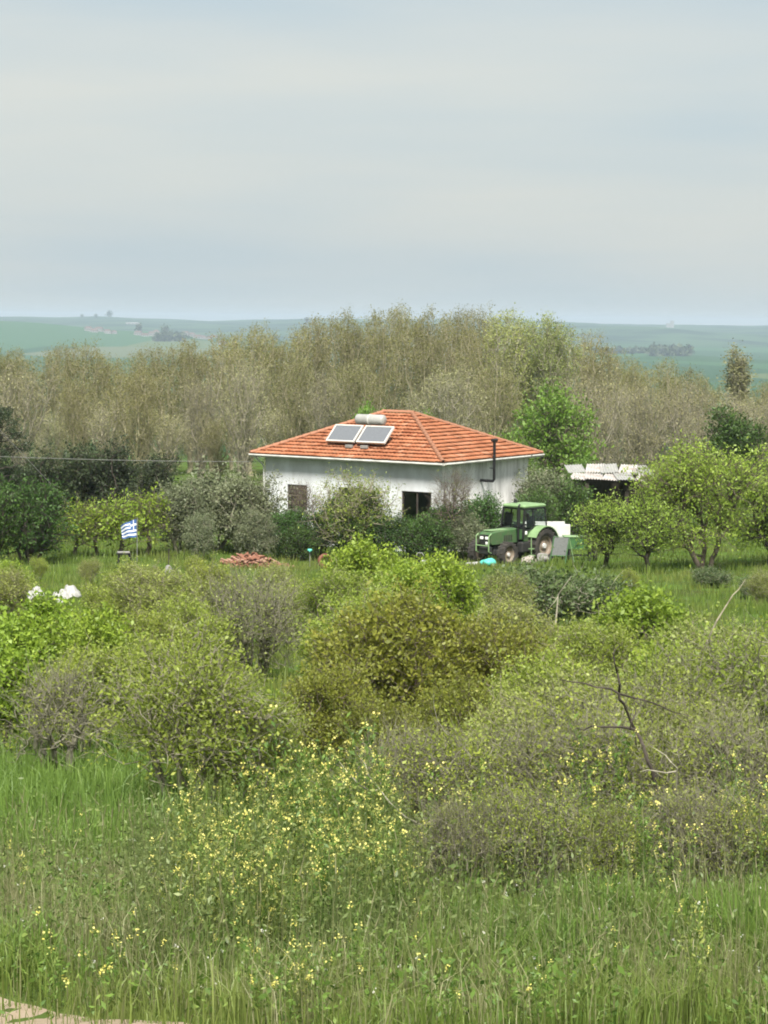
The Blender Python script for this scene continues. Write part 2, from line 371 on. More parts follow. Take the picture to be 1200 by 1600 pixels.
# ------------------------------------------------------------------ ground
rr = np.concatenate([[0.6], np.geomspace(1.5, 13000, 190)])
fa = np.linspace(-15, 15, 101); ra = np.linspace(15, 345, 67)[1:-1]
ang = np.radians(np.concatenate([fa, ra])); na = len(ang)
GX = rr[:, None] * np.sin(ang)[None]; GY = rr[:, None] * np.cos(ang)[None]
GZ = H(GX, GY)
V = np.stack([GX, GY, GZ], -1).reshape(-1, 3)
i, j = np.meshgrid(np.arange(len(rr) - 1), np.arange(na), indexing='ij'); j2 = (j + 1) % na
Fq = np.stack([i * na + j, i * na + j2, (i + 1) * na + j2, (i + 1) * na + j], -1).reshape(-1, 4)[:, ::-1]
ground = link('ground', np_mesh('ground', V, Fq, M['ground'], smooth=True))
tag(ground, 'grassy slope falling to the yard and to green fields beyond', 'ground', kind='structure')

# sandy path crossing the bottom left corner
pa, pb = hit(-60, 1534), hit(262, 1601)
pdir = (pb - pa); pdir.z = 0; pdir.normalize(); pnor = Vector((pdir.y, -pdir.x, 0))
if pnor.y > 0: pnor = -pnor
PATH_W = 1.15
rows = []
for k in range(61):
    s = -4.0 + 9.0 * k / 60
    for q in range(9):
        w = PATH_W * q / 8
        if q == 0: w += 0.03 * math.sin(k * .7) + 0.02 * math.sin(k * 1.9)
        if q == 8: w += 0.05 * math.sin(k * 1.3 + 1)
        p = pa + pdir * s + pnor * w
        rows.append((p.x, p.y, h1(p.x, p.y) + 0.012 + 0.012 * math.sin(k * 2.3 + q) * (0 < q < 8)))
fq = [(k * 9 + q, k * 9 + q + 1, k * 9 + q + 10, k * 9 + q + 9) for k in range(60) for q in range(8)]
pm = MB(); pm.add(rows, fq)
tag(pm.build('path', M['path'], smooth=True), 'pale sandy path cutting the bottom left corner', 'path', kind='structure')
def on_path(x, y):
    dx, dy = x - pa.x, y - pa.y
    w = dx * pnor.x + dy * pnor.y
    return (w > -0.03) & (w < PATH_W)

# the air
hz = MB(); hz.box((0, 0, (-64 + 52) / 2), (27000, 27000, 116))
m, n, l = new_mat('haze_air'); o_ = n.new('ShaderNodeOutputMaterial'); pv = n.new('ShaderNodeVolumePrincipled')
pv.inputs['Color'].default_value = (0.565, 0.67, 0.83, 1); pv.inputs['Density'].default_value = 0.000105; pv.inputs['Anisotropy'].default_value = 0.0
l.new(pv.outputs[0], o_.inputs['Volume'])
tag(hz.build('haze', m), 'pale blue haze over the far fields', 'haze', kind='stuff')
# ------------------------------------------------------------------ house
def wall_panel(mb, axis, fixed, thick, a0, a1, z0, z1, holes):
    """a wall slab with rectangular openings, cut into blocks that butt end to end"""
    xs = sorted({a0, a1, *[h[0] for h in holes], *[h[1] for h in holes]})
    for i in range(len(xs) - 1):
        p, q = xs[i], xs[i + 1]; mid = (p + q) / 2
        spans = [(z0, z1)]
        for h in holes:
            if h[0] < mid < h[1]:
                spans = [s for (u, w) in spans for s in ((u, min(w, h[2])), (max(u, h[3]), w)) if s[1] - s[0] > 1e-4]
        for u, w in spans:
            c = ((p + q) / 2, fixed, (u + w) / 2); d = (q - p, thick, w - u)
            if axis == 'y': c = (c[1], c[0], c[2]); d = (d[1], d[0], d[2])
            mb.box(c, d)
TH = R(33); L1, L2, OV = 11.7, 10.0, 0.55
corner = at(692.5, 726, 107.0)
HZ0 = h1(corner.x, corner.y) - 0.25
house = empty('house', (corner.x, corner.y, HZ0), -TH)
tag(house, 'white single-storey farmhouse with an orange hipped tile roof', 'house')
EZ = corner.z - HZ0            # eave height
X0, X1, Y0, Y1 = -L1 + OV, -OV, OV, L2 - OV
win_front = [(-9.75, -8.5, EZ - 2.75, EZ - 1.45), (-6.55, -5.3, EZ - 2.75, EZ - 1.45), (-2.75, -1.0, EZ - 3.05, EZ - 1.45)]
wb = MB(); wall_panel(wb, 'x', Y0 + .13, .26, X0, X1, 0, EZ - .02, win_front)
wall_front = wb.build('wall', M['plaster'], house)
wb = MB(); wall_panel(wb, 'y', X1 - .13, .26, Y0 + .26, Y1, 0, EZ - .02, [])
wb.build('wall', M['plaster_old'], house)['label'] = 'grey streaked side wall'
wb = MB(); wall_panel(wb, 'x', Y1 - .13, .26, X0 + .26, X1 - .26, 0, EZ - .02, []); wb.build('wall', M['plaster'], house)
wb = MB(); wall_panel(wb, 'y', X0 + .13, .26, Y0 + .26, Y1, 0, EZ - .02, []); wb.build('wall', M['plaster'], house)
fl = MB(); fl.box(((X0 + X1) / 2, (Y0 + Y1) / 2, 0.9), (X1 - X0 - .6, Y1 - Y0 - .6, .1)); fl.build('floor', M['dark_room'], house)
def window(x0, x1, z0, z1, kind, lab=None):
    w = MB(); t = .07
    w.box(((x0 + x1) / 2, Y0 + .1, z1 - t / 2), (x1 - x0, .09, t)); w.box(((x0 + x1) / 2, Y0 + .1, z0 + t / 2), (x1 - x0, .09, t))
    for x in (x0 + t / 2, x1 - t / 2): w.box((x, Y0 + .1, (z0 + z1) / 2), (t, .09, z1 - z0 - 2 * t))
    if kind != 'open': w.box(((x0 + x1) / 2, Y0 + .1, (z0 + z1) / 2), (t, .07, z1 - z0 - 2 * t))
    wi = w.build('window', M['dark_wood'], house)
    if lab: wi['label'] = lab
    s = MB(); s.box(((x0 + x1) / 2, Y0 - .06, z0 - .035), (x1 - x0 + .2, .2, .07), bev=.015); s.build('sill', M['concrete'], wi)
    if kind == 'shutter':
        zt = z1 - .45
        for (u, v_) in ((x0 + t, (x0 + x1) / 2 - .04), ((x0 + x1) / 2 + .04, x1 - t)):
            sh = MB()
            k = int((zt - z0) / .09)
            for q in range(k): sh.box(((u + v_) / 2, Y0 + .07, z0 + t + (q + .5) * (zt - z0 - t) / k), (v_ - u, .02, .075), rot=(R(25), 0, 0))
            sh.build('shutter', M['dark_wood'], wi)
        rs = MB()
        for q in range(4): rs.box(((x0 + x1) / 2, Y0 + .06, zt + .05 + q * .1), (x1 - x0 - 2 * t, .03, .085))
        rs.build('blind', M['dark_wood'], wi)
    else:
        for (u, v_) in ((x0 + t, (x0 + x1) / 2 - t / 2), ((x0 + x1) / 2 + t / 2, x1 - t)):
            p = MB(); p.box(((u + v_) / 2, Y0 + .12, (z0 + z1) / 2), (v_ - u, .012, z1 - z0 - 2 * t)); p.build('pane', M['glass'], wi)
window(*win_front[0], 'shutter', 'dark wooden shuttered window'); window(*win_front[1], 'glass'); window(*win_front[2], 'glass', 'wide dark window')

# roof: soffit and fascia, tile courses, hip and ridge caps
RISE = 2.12; HW = L2 / 2; SL = math.hypot(HW, RISE); RA = math.atan2(RISE, HW); NC = 14
rb = MB()
rb.add([(-L1, 0, EZ + .05), (0, 0, EZ + .05), (0, L2, EZ + .05), (-L1, L2, EZ + .05), (-L1 + HW, HW, EZ + RISE + .02), (-HW, HW, EZ + RISE + .02)],
       [(0, 1, 5, 4), (1, 2, 5), (2, 3, 4, 5), (3, 0, 4)])
roof = rb.build('roof', M['dark_wood'], house)
sf = MB(); sf.box((-L1 / 2, L2 / 2, EZ - .01), (L1 - .04, L2 - .04, .05)); sf.build('soffit', M['fascia'], roof)
for (c, d) in (((-L1 / 2, -.012, EZ + .0), (L1 + .05, .025, .15)), ((.012, L2 / 2, EZ + .0), (.025, L2, .15)), ((-L1 / 2, L2 + .012, EZ), (L1 + .05, .025, .15)), ((-L1 - .012, L2 / 2, EZ), (.025, L2, .15))):
    fb = MB(); fb.box(c, d); fb.build('fascia', M['fascia'], roof)
gt = MB()
for (p, q) in (((-L1 - .05, -.08, EZ + .03), (.02, -.08, EZ + .0)), ((.08, -.02, EZ + .0), (.08, L2 + .05, EZ + .03))): gt.tube([p, q], .05, 8)
gt.build('gutter', M['fascia'], roof)
rng = np.random.default_rng(11)
def roof_plane(origin, ex, ey, width, hip):
    """origin: eave corner, ex along the eave, ey horizontal inwards; courses climb until they reach the ridge"""
    o = np.array(origin, float); ex = np.array(ex, float); ey = np.array(ey, float); up = np.array([0, 0, 1.0])
    sl = ey * math.cos(RA) + up * math.sin(RA); nr = up * math.cos(RA) - ey * math.sin(RA)
    st = SL / NC; tw = 0.225
    for c in range(NC):
        s0 = c * st - .05; s1 = min((c + 1) * st + .02, SL)
        y0 = max(s0, 0) * math.cos(RA)
        a, b_ = y0 - 0.02, width - y0 + 0.02
        if b_ - a < .3: continue
        y1 = s1 * math.cos(RA)
        per = 6; ns = max(2, int((b_ - a) / tw * per)); xs = np.linspace(a, b_, ns + 1)
        ti = np.floor((xs + (c % 2) * 0.11) / tw).astype(int)
        jr = rng.normal(0, 1, 400)
        lift = 0.008 * jr[ti % 400]; slide = 0.012 * jr[(ti + 57) % 400]
        wave = 0.032 * np.abs(np.sin(np.pi * (xs + (c % 2) * .11) / tw)) ** .8
        xt = np.clip(xs, y1 - .02, width - y1 + .02)
        low = o + xs[:, None] * ex + (s0 + slide)[:, None] * sl + (0.095 + wave + lift)[:, None] * nr
        nose = o + xs[:, None] * ex + (s0 + slide + .085)[:, None] * sl + (-0.005 + wave * .3 + lift)[:, None] * nr
        top = o + xt[:, None] * ex + s1 * sl + (0.02 + wave * .8)[:, None] * nr
        V = np.concatenate([nose, low, top]); k = ns + 1; q = np.arange(ns)
        Fq = np.concatenate([np.stack([q, q + 1, q + k + 1, q + k], -1), np.stack([q + k, q + k + 1, q + 2 * k + 1, q + 2 * k], -1)])
        tn = np.clip(.5 + .22 * jr[(ti[:-1] + 131) % 400], 0, 1)
        link('tile_course', np_mesh('tile_course', V, Fq, M['tile'], np.concatenate([tn, tn])), roof)
roof_plane((-L1, 0, EZ + .06), (1, 0, 0), (0, 1, 0), L1, 0)
roof_plane((0, 0, EZ + .06), (0, 1, 0), (-1, 0, 0), L2, 0)
roof_plane((0, L2, EZ + .06), (-1, 0, 0), (0, -1, 0), L1, 0)
roof_plane((-L1, L2, EZ + .06), (0, -1, 0), (1, 0, 0), L2, 0)
cap = MB(); nk = 8
cv = []
for (x, r_) in ((0, .125), (.44, .10)):
    for rr_ in (r_, r_ - .02):
        for k in range(nk + 1):
            a = math.pi * k / nk; cv.append((x, rr_ * math.cos(a), rr_ * math.sin(a)))
n1 = nk + 1; fs = []
for k in range(nk):
    fs += [(k, k + 1, 2 * n1 + k + 1, 2 * n1 + k), (n1 + k, 3 * n1 + k, 3 * n1 + k + 1, n1 + k + 1), (k, n1 + k, n1 + k + 1, k + 1), (2 * n1 + k, 2 * n1 + k + 1, 3 * n1 + k + 1, 3 * n1 + k)]
cap.add(cv, fs); cap_me = cap.mesh('ridge_cap', M['tile_cap'])
at0 = cap_me.attributes.new('tone', 'FLOAT', 'FACE'); at0.data.foreach_set('value', np.random.default_rng(3).random(len(cap_me.polygons)) * .2 + .4)
def caps(p, q):
    p, q = Vector(p), Vector(q); L = (q - p).length; k = int(round(L / .40)); d = (q - p).normalized()
    rot = d.to_track_quat('X', 'Z').to_euler()
    for i in range(k):
        o = link('ridge_cap', cap_me, roof, p + d * (i * L / k)); o.rotation_euler = (rot[0] + random.uniform(-.05, .05), rot[1], rot[2] + random.uniform(-.03, .03))
random.seed(4)
zc = EZ + .12; zr = EZ + RISE + .13
caps((-L1, 0, zc), (-L1 + HW, HW, zr)); caps((0, 0, zc), (-HW, HW, zr)); caps((0, L2, zc), (-HW, HW, zr)); caps((-L1, L2, zc), (-L1 + HW, HW, zr))
caps((-L1 + HW - .1, HW, zr), (-HW + .1, HW, zr))
# stove pipe on the side wall, rising past the eave
sp = MB(); py_ = 4.55
sp.tube([(X1 - .05, py_, EZ - 1.05), (.18, py_, EZ - 1.05), (.24, py_, EZ - .97), (.24, py_, EZ + 1.0)], .075, 10)
sp.tube([(.24, py_ - .22, EZ + 1.02), (.24, py_ + .22, EZ + 1.02)], .085, 10)
sp.box((.12, py_, EZ - .4), (.3, .05, .04))
sp.build('stove_pipe', M['black_paint'], house)
dp = MB(); dp.tube([(-L1 + .25, -.06, EZ - .02), (-L1 + .45, .4, EZ - .45), (-L1 + .5, OV - .06, EZ - .6), (-L1 + .5, OV - .06, .1)], .045, 8); dp.build('downpipe', M['white_metal'], house)

# ------------------------------------------------------------------ solar water heater on the roof
Rz = Matrix.Rotation(-TH, 4, 'Z'); Hm = Matrix.Translation((corner.x, corner.y, HZ0)) @ Rz
sx0, sy0 = -5.85, 0.98
sh = empty('solar_water_heater', Hm @ Vector((sx0, sy0, EZ + .06 + sy0 * RISE / HW + .08)), -TH)
tag(sh, 'solar water heater with two framed collectors and a white tank on the roof', 'solar heater')
tilt = R(41); pl = 1.22; pw = 1.72
zb = .26
def tl(x, u, w_): return (x, u * math.cos(tilt) - w_ * math.sin(tilt), zb + u * math.sin(tilt) + w_ * math.cos(tilt))
for cx in (-.93, .93):
    pn = MB(); pn.box(tl(cx, pl / 2, 0), (pw - .02, pl - .02, .06), rot=(tilt, 0, 0))
    col = pn.build('collector', M['black_paint'], sh)
    f = MB(); b_ = .075
    f.box(tl(cx, b_ / 2, .02), (pw, b_, .1), rot=(tilt, 0, 0)); f.box(tl(cx, pl - b_ / 2, .02), (pw, b_, .1), rot=(tilt, 0, 0))
    for sx in (-1, 1): f.box(tl(cx + sx * (pw / 2 - b_ / 2), pl / 2, .02), (b_, pl - 2 * b_, .1), rot=(tilt, 0, 0))
    f.build('frame', M['alu'], col)
    g = MB(); g.box(tl(cx, pl / 2, .042), (pw - .16, pl - .16, .02), rot=(tilt, 0, 0)); g.build('absorber_glass', M['absorber'], col)
tk = MB(); tz = zb + pl * math.sin(tilt) + .33; ty = pl * math.cos(tilt) + .22; tx = .18
tk.lathe([(0.02, -.86), (.2, -.85), (.265, -.79), (.275, -.74), (.275, .74), (.265, .79), (.2, .85), (.02, .86)], 28, 'x', (tx, ty, tz))
tank = tk.build('tank', M['tank'], sh, smooth=True)
bnd = MB(); bnd.lathe([(.275, -.03), (.292, -.025), (.292, .025), (.275, .03)], 28, 'x', (tx - .02, ty, tz)); bnd.build('strap', M['fascia'], tank)
for x in (-1.5, -.35, .35, 1.5):
    stn = MB(); stn.tube([tl(x, 0.05, -.06), (x, pl * math.cos(tilt), .2), (x, pl * math.cos(tilt), zb + pl * math.sin(tilt) - .1)], .022, 6); stn.build('stand_leg', M['alu'], sh)
for x in (tx - .5, tx + .5):
    stn = MB(); stn.tube([(x, ty, tz - .27), (x, ty + .05, .40)], .025, 6); stn.build('stand_leg', M['alu'], sh)
for x in (-.3, .62):
    bb = MB(); bb.box((x, -.1, .07), (.42, .16, .16), bev=.02); bb.build('foot_block', M['concrete'], sh)
pp = MB(); pp.tube([(0, .1, .2), (0, .9, .75), (.05, 1.1, tz - .25)], .03, 8); pp.build('pipe', M['black_paint'], sh)

# ------------------------------------------------------------------ service pole and wires at the left
pole_p = gx(-75, 116)
up_ = empty('utility_pole', pole_p); tag(up_, 'wooden utility pole beyond the left edge carrying the house cable', 'pole')
q = MB(); q.tube([(0, 0, -.3), (0, 0, 9.0)], [.14, .09], 10); q.build('post', M['grey_wood'], up_)
q = MB(); q.box((0, 0, 8.2), (1.4, .1, .1)); q.build('crossarm', M['grey_wood'], up_)
def wire(name, p, q_, sag, r_, label):
    p, q_ = Vector(p), Vector(q_); mb = MB(); pts = []
    for k in range(25):
        t = k / 24; c = p.lerp(q_, t); c.z -= sag * 4 * t * (1 - t); pts.append(c - p)
    mb.tube(pts, r_, 5)
    o = mb.build(name, M['cable'], None, p); tag(o, label, 'cable')
lc = Hm @ Vector((-L1 + .5, OV, EZ - .35))
cab0 = at(-75, 710, 116)
wire('overhead_cable', cab0, lc, .10, .015, 'pale cable running level from the left edge to the house corner')
gp = gx(150, 121)
wire('stay_wire', (pole_p.x, pole_p.y, pole_p.z + 8.4), (gp.x, gp.y, gp.z + .05), 0.0, .014, 'thin slanting stay wire in front of the dark thicket')

# ------------------------------------------------------------------ tractor
tp = gx(824, 103.6)
TR = empty('tractor', (tp.x, tp.y, tp.z - .05), R(-133)); TR.scale = (1.06, 1.06, 1.06)
tag(TR, 'old green tractor with black cab posts parked beside the house', 'tractor')
def wheel(name, x, y, r_, w_, hub, lugs):
    side = 1 if y > 0 else -1
    wt = empty(name, (0, 0, 0)); wt.parent = TR; wt.location = (x, y, r_)
    t = MB(); h = w_ / 2; ri = r_ * .56
    t.lathe([(ri, -h * .75), (r_ * .72, -h), (r_ * .90, -h * .98), (r_ * .955, -h * .72), (r_ * .965, 0), (r_ * .955, h * .72), (r_ * .90, h * .98), (r_ * .72, h), (ri, h * .75)], 36, 'y')
    for k in range(lugs):
        for s in (-1, 1):
            a = 2 * math.pi * (k + (.5 if s > 0 else 0)) / lugs
            c = (math.cos(a) * r_ * .965, s * h * .48, math.sin(a) * r_ * .965)
            t.box(c, (.05 * r_ / .7, h * 1.0, .075 * r_ / .7), rot=(0, -a + 0, 0))
    t.build('tyre', M['rubber'], wt)
    hubm = M['white_metal']; d = MB(); d.lathe([(.03, h * .35 * side), (r_ * .2, h * .35 * side), (r_ * .28, h * .12 * side), (r_ * .46, h * .2 * side), (r_ * .5, h * .55 * side), (ri + .01, h * .72 * side)], 28, 'y')
    d.lathe([(.03, -h * .1 * side), (r_ * .5, -h * .2 * side), (ri, -h * .7 * side)], 28, 'y'); d.build('rim', M['rim'], wt, smooth=False)
    hb = MB(); hb.lathe([(.01, h * .62 * side), (r_ * .14, h * .6 * side), (r_ * .16, h * .3 * side)], 14, 'y'); hb.build('hub', hubm, wt)
for sy in (1, -1):
    wheel('wheel', 0.0, .86 * sy, .80, .46, 1, 20); wheel('wheel', 2.42, .84 * sy, .57, .36, 1, 18)
q = MB(); q.box((1.25, 0, .78), (2.7, .46, .46), bev=.05); q.box((.05, 0, .8), (.7, .7, .6), bev=.08); q.tube([(0, -.75, .8), (0, .75, .8)], .14, 10); q.tube([(2.42, -.75, .57), (2.42, .75, .57)], .1, 10)
q.box((2.42, 0, .62), (.4, .5, .25), bev=.04); q.box((2.9, 0, .72), (.25, .62, .34), bev=.04); q.build('chassis', M['chassis'], TR)
hood = [(1.12, 1.0), (2.86, .98), (2.95, 1.06), (2.97, 1.42), (2.90, 1.52), (2.6, 1.56), (1.12, 1.62)]
q = MB()
secs = [(-.33, .0), (-.30, .055), (.30, .055), (.33, 0)]
for i in range(len(secs) - 1):
    (ya, za), (yb, zb_) = secs[i], secs[i + 1]
vs_ = []
for (yy, dz) in ((-.34, -.05), (-.29, 0.0), (.29, 0.0), (.34, -.05)):
    for (x, z) in hood: vs_.append((x, yy, z + (dz if z > 1.3 else 0)))
nh = len(hood); fs = [tuple(range(nh)), tuple(range(4 * nh - 1, 3 * nh - 1, -1))]
for s in range(3):
    for i in range(nh): fs.append((s * nh + i, s * nh + (i + 1) % nh, (s + 1) * nh + (i + 1) % nh, (s + 1) * nh + i))
q.add(vs_, fs); hd = q.build('hood', M['tractor_green'], TR)
q = MB(); q.box((2.2, 0, 1.585), (1.2, .5, .03), bev=.01); q.build('hood_top', M['pale_green'], hd)
for sy in (1, -1):
    q = MB()
    for k in range(5): q.box((1.55 + k * .12, .345 * sy, 1.22), (.06, .014, .26))
    q.build('side_vent', M['chassis'], hd)
q = MB(); q.box((2.985, 0, 1.2), (.02, .5, .44))
for k in range(6): q.box((3.0, 0, 1.03 + k * .065), (.02, .5, .02))
q.build('grille', M['chassis'], TR)
for (y, z) in ((.15, 1.27), (-.15, 1.27), (.17, 1.05)):
    q = MB(); q.box((3.0, y, z), (.06, .19, .13), bev=.02); q.build('headlight', M['lamp'], TR)
q = MB()
for y in (-.36, .36): q.tube([(2.95, y, .62), (3.12, y, .7), (3.12, y, 1.36), (2.98, y, 1.46)], .03, 8)
q.tube([(3.12, -.36, .95), (3.12, .36, .95)], .026, 8); q.build('front_guard', M['pale_green'], TR)
# cab
cab = MB(); cp = {}
for sy in (1, -1):
    for nm, (xb, xt) in (('f', (1.13, .98)), ('m', (.42, .42)), ('r', (-.52, -.46))):
        cp[nm, sy] = ((xb, .66 * sy, 1.15 if nm != 'r' else 1.45), (xt, .60 * sy, 2.50))
        w_ = .085 if nm == 'f' else .055
        cab.tube([cp[nm, sy][0], cp[nm, sy][1]], w_ * .62, 8)
for z, x0, x1, yy in ((2.47, -.46, .98, .60),):
    cab.tube([(x0, yy, z), (x1, yy, z), (x1, -yy, z), (x0, -yy, z), (x0, yy, z)], .045, 6)
cab.tube([(1.13, .66, 1.5), (.42, .66, 1.58)], .03, 6); cab.tube([(-.5, .66, 1.6), (-.5, -.66, 1.6)], .035, 6); cab.tube([(1.1, .65, 1.62), (1.1, -.65, 1.62)], .035, 6)
cabo = cab.build('cab_frame', M['black_paint'], TR)
q = MB(); q.box((.27, 0, 2.58), (1.62, 1.36, .13), bev=.06, taper=(.94, .92)); q.build('cab_roof', M['pale_green'], TR)
q = MB(); q.box((.8, .63, 1.29), (.62, .03, .5)); q.build('cab_panel', M['tractor_green'], cabo)
q = MB(); q.box((1.11, 0, 1.35), (.04, 1.2, .44)); q.build('cowl', M['tractor_green'], cabo)
for sy in (1, -1):
    for (u, w_) in (('f', 'm'), ('m', 'r')):
        a, b2 = cp[u, sy]; c, d2 = cp[w_, sy]
        a = (a[0], a[1], 1.62); c = (c[0], c[1], 1.62)
        q = MB(); q.add([a, c, d2, b2], [(0, 1, 2, 3)]); q.build('side_pane', M['glass'], cabo)
q = MB(); q.add([(1.11, .6, 1.64), (1.11, -.6, 1.64), (.98, -.56, 2.44), (.98, .56, 2.44)], [(0, 1, 2, 3)]); q.build('windscreen', M['glass'], cabo)
q = MB(); q.add([(-.5, .6, 1.64), (-.5, -.6, 1.64), (-.46, -.56, 2.44), (-.46, .56, 2.44)], [(0, 1, 2, 3)]); q.build('rear_pane', M['glass'], cabo)
for sy in (1, -1):
    q = MB(); vs_, fs = [], []; k = 13
    for i in range(k):
        a = R(28) + (R(172) - R(28)) * i / (k - 1)
        for (yy, r_) in ((.56, .90), (1.12, .90), (1.12, .865), (.56, .865)): vs_.append((r_ * math.cos(a), yy * sy, .80 + r_ * math.sin(a)))
    for i in range(k - 1):
        for s in range(4): fs.append((i * 4 + s, i * 4 + (s + 1) % 4, i * 4 + 4 + (s + 1) % 4, i * 4 + 4 + s))
    fs += [(0, 1, 2, 3), (k * 4 - 1, k * 4 - 2, k * 4 - 3, k * 4 - 4)]
    q.add(vs_, fs); q.build('fender', M['pale_green'], TR)
    q = MB(); q.add([(.82, .57 * sy, .9), (.82, .57 * sy, 1.25), (.4, .57 * sy, 1.62), (-.4, .57 * sy, 1.62), (-.8, .57 * sy, 1.2), (-.8, .57 * sy, .9)], [tuple(range(6))]); q.build('fender_skirt', M['chassis'], TR)
q = MB(); q.tube([(1.28, .50, 1.1), (1.28, .50, 1.75)], .05, 10); q.tube([(1.28, .50, 1.7), (1.26, .50, 2.5)], .082, 12); q.tube([(1.26, .5, 2.5), (1.26, .5, 2.62), (1.2, .52, 2.68)], .045, 8); q.build('exhaust', M['black_paint'], TR)
q = MB(); q.box((.95, .55, .78), (.62, .36, .46), bev=.05); q.build('fuel_tank', M['chassis'], TR)
q = MB()
for z in (.42, .72): q.box((.78, .92, z), (.34, .22, .04))
q.tube([(.62, 1.0, .38), (.62, .98, 1.2)], .025, 6); q.tube([(.95, 1.0, .38), (.95, .98, 1.2)], .025, 6); q.build('step', M['pale_green'], TR)
q = MB(); q.box((1.02, .74, 1.42), (.12, .06, .16), bev=.02); q.build('work_lamp', M['lamp'], TR)
q = MB(); q.box((1.06, .86, 2.16), (.05, .16, .26), bev=.015); q.tube([(1.02, .62, 2.2), (1.06, .86, 2.2)], .014, 6); q.build('mirror', M['black_paint'], TR)
q = MB(); q.lathe([(.01, .17), (.06, .16), (.075, .06), (.09, 0)], 12, 'z', (.3, -.5, 2.645)); q.build('beacon', M['black_paint'], TR)
q = MB(); q.box((.05, 0, 1.42), (.48, .5, .12), bev=.05); q.box((-.2, 0, 1.75), (.12, .48, .6), bev=.05); q.build('seat', M['chassis'], TR)
q = MB(); q.lathe([(.19, -.015), (.205, 0), (.19, .015), (.175, 0)], 20, 'z', (.68, 0, 1.68), closed=True); q.tube([(.68, 0, 1.68), (.95, 0, 1.45)], .025, 6); q.build('steering_wheel', M['black_paint'], TR)

# white trailer behind the tractor
wp = gx(850, 106.6)
tr = empty('trailer', wp, R(6)); tag(tr, 'low white box trailer standing behind the tractor', 'trailer')
q = MB(); q.box((0, 0, 1.38), (2.55, .06, .66), bev=.01); q.box((0, 1.5, 1.38), (2.55, .06, .66), bev=.01); q.box((-1.25, .75, 1.3), (.06, 1.42, .62)); q.box((1.25, .75, 1.3), (.06, 1.42, .62)); q.build('side_boards', M['white_metal'], tr)
q = MB(); q.box((0, .75, .95), (2.5, 1.5, .07)); q.tube([(-1.2, .75, .85), (-2.2, .75, .6)], .05, 8); q.build('bed', M['grey_wood'], tr)
for y in (.05, 1.45):
    q = MB(); q.lathe([(.1, -.1), (.34, -.1), (.36, 0), (.34, .1), (.1, .1)], 20, 'y', (.2, y, .36)); q.build('wheel', M['rubber'], tr)
q = MB()
for k in range(4): q.box((-1.2 + k * .8, -.045, 1.3), (.05, .03, .6))
q.build('stake', M['fascia'], tr)
# leaning framed panel
pp_ = gx(871, 101.6)
pn = empty('metal_screen', pp_, R(-12)); tag(pn, 'grey panel in a green metal frame leaning beside the tractor', 'panel')
lean = R(-14)
def lp(x, z): return (x + z * .12, z * math.sin(-lean), z * math.cos(lean))
q = MB(); q.tube([lp(-.36, 0), lp(-.36, 1.22), lp(.36, 1.22), lp(.36, -.05)], .035, 6); q.tube([lp(-.36, .32), lp(.36, .32)], .03, 6); q.build('frame', M['dark_green'], pn)
q = MB(); q.add([lp(-.33, .35), lp(.33, .35), lp(.33, 1.19), lp(-.33, 1.19)], [(0, 1, 2, 3)]); q.build('sheet', M['grey_panel'], pn)
q = MB(); q.tube([lp(.36, 1.15), (.72, .5, 0)], .03, 6); q.tube([lp(-.36, 1.15), (-.1, .5, 0)], .03, 6); q.build('prop', M['pale_green'], pn)
# green hopper behind the panel
sp_ = gx(905, 104.5)
sd = empty('seed_hopper', sp_, R(4)); tag(sd, 'green farm implement hopper half hidden by the pale bush', 'implement')
q = MB(); q.prism([(-.75, 1.18), (-.55, .62), (.55, .62), (.75, 1.18)], -.3, .3); q.build('hopper', M['dark_green'], sd)
q = MB(); q.box((0, 0, 1.21), (1.6, .68, .06), bev=.02); q.build('lid', M['pale_green'], sd)
q = MB()
for x in (-.5, .5): q.box((x, 0, .3), (.08, .5, .64))
q.box((0, 0, .3), (1.3, .08, .08)); q.build('frame', M['chassis'], sd)
for x in (-.75, .75):
    q = MB(); q.lathe([(.08, -.07), (.32, -.07), (.34, 0), (.32, .07), (.08, .07)], 18, 'x', (x, 0, .34)); q.build('wheel', M['rubber'], sd)

# ------------------------------------------------------------------ shed
shp = gx(905, 117.5)
shed = empty('shed', shp, R(-6)); tag(shed, 'open shed with a patched corrugated metal roof behind the trees', 'shed')
SB = shp.z; rz_ = at(905, 747, 117.5).z - SB
q = MB(); q.box((-.35, .1, (rz_ - .3) / 2 - .25), (1.15, .1, rz_ - .9)); q.build('side_wall', M['concrete'], shed)
for k in range(5):
    q = MB(); q.box((-.82 + k * .235, .05, rz_ - .62), (.22, .03, .8)); q.build('board', M['grey_wood'], shed)
for x in (.36, 2.5, 5.0):
    for y in (0, 3.0):
        q = MB(); q.box((x, y, rz_ / 2 - .1), (.2, .2, rz_ + .2 - (0 if y else .25))); q.build('post', M['dark_wood'], shed)
q = MB(); q.box((2.5, 3.1, rz_ / 2), (5.2, .08, rz_)); q.build('back_wall', M['dark_wood'], shed)
q = MB(); q.box((2.2, 0, rz_ - .16), (4.8, .12, .16)); q.box((2.2, 3.0, rz_ + .25), (4.8, .12, .16)); q.build('beam', M['dark_wood'], shed)
def sheet_mesh(L, W, wav=.11, amp=.018):
    nx = int(W / wav * 4); V = []; 
    for yy in (0, L / 2, L):
        for k in range(nx + 1):
            x = W * k / nx; V.append((x, yy, amp * math.sin(2 * math.pi * x / wav)))
    fs = [(r * (nx + 1) + k, r * (nx + 1) + k + 1, (r + 1) * (nx + 1) + k + 1, (r + 1) * (nx + 1) + k) for r in range(2) for k in range(nx)]
    b = MB(); b.add(V, fs); return b
random.seed(8)
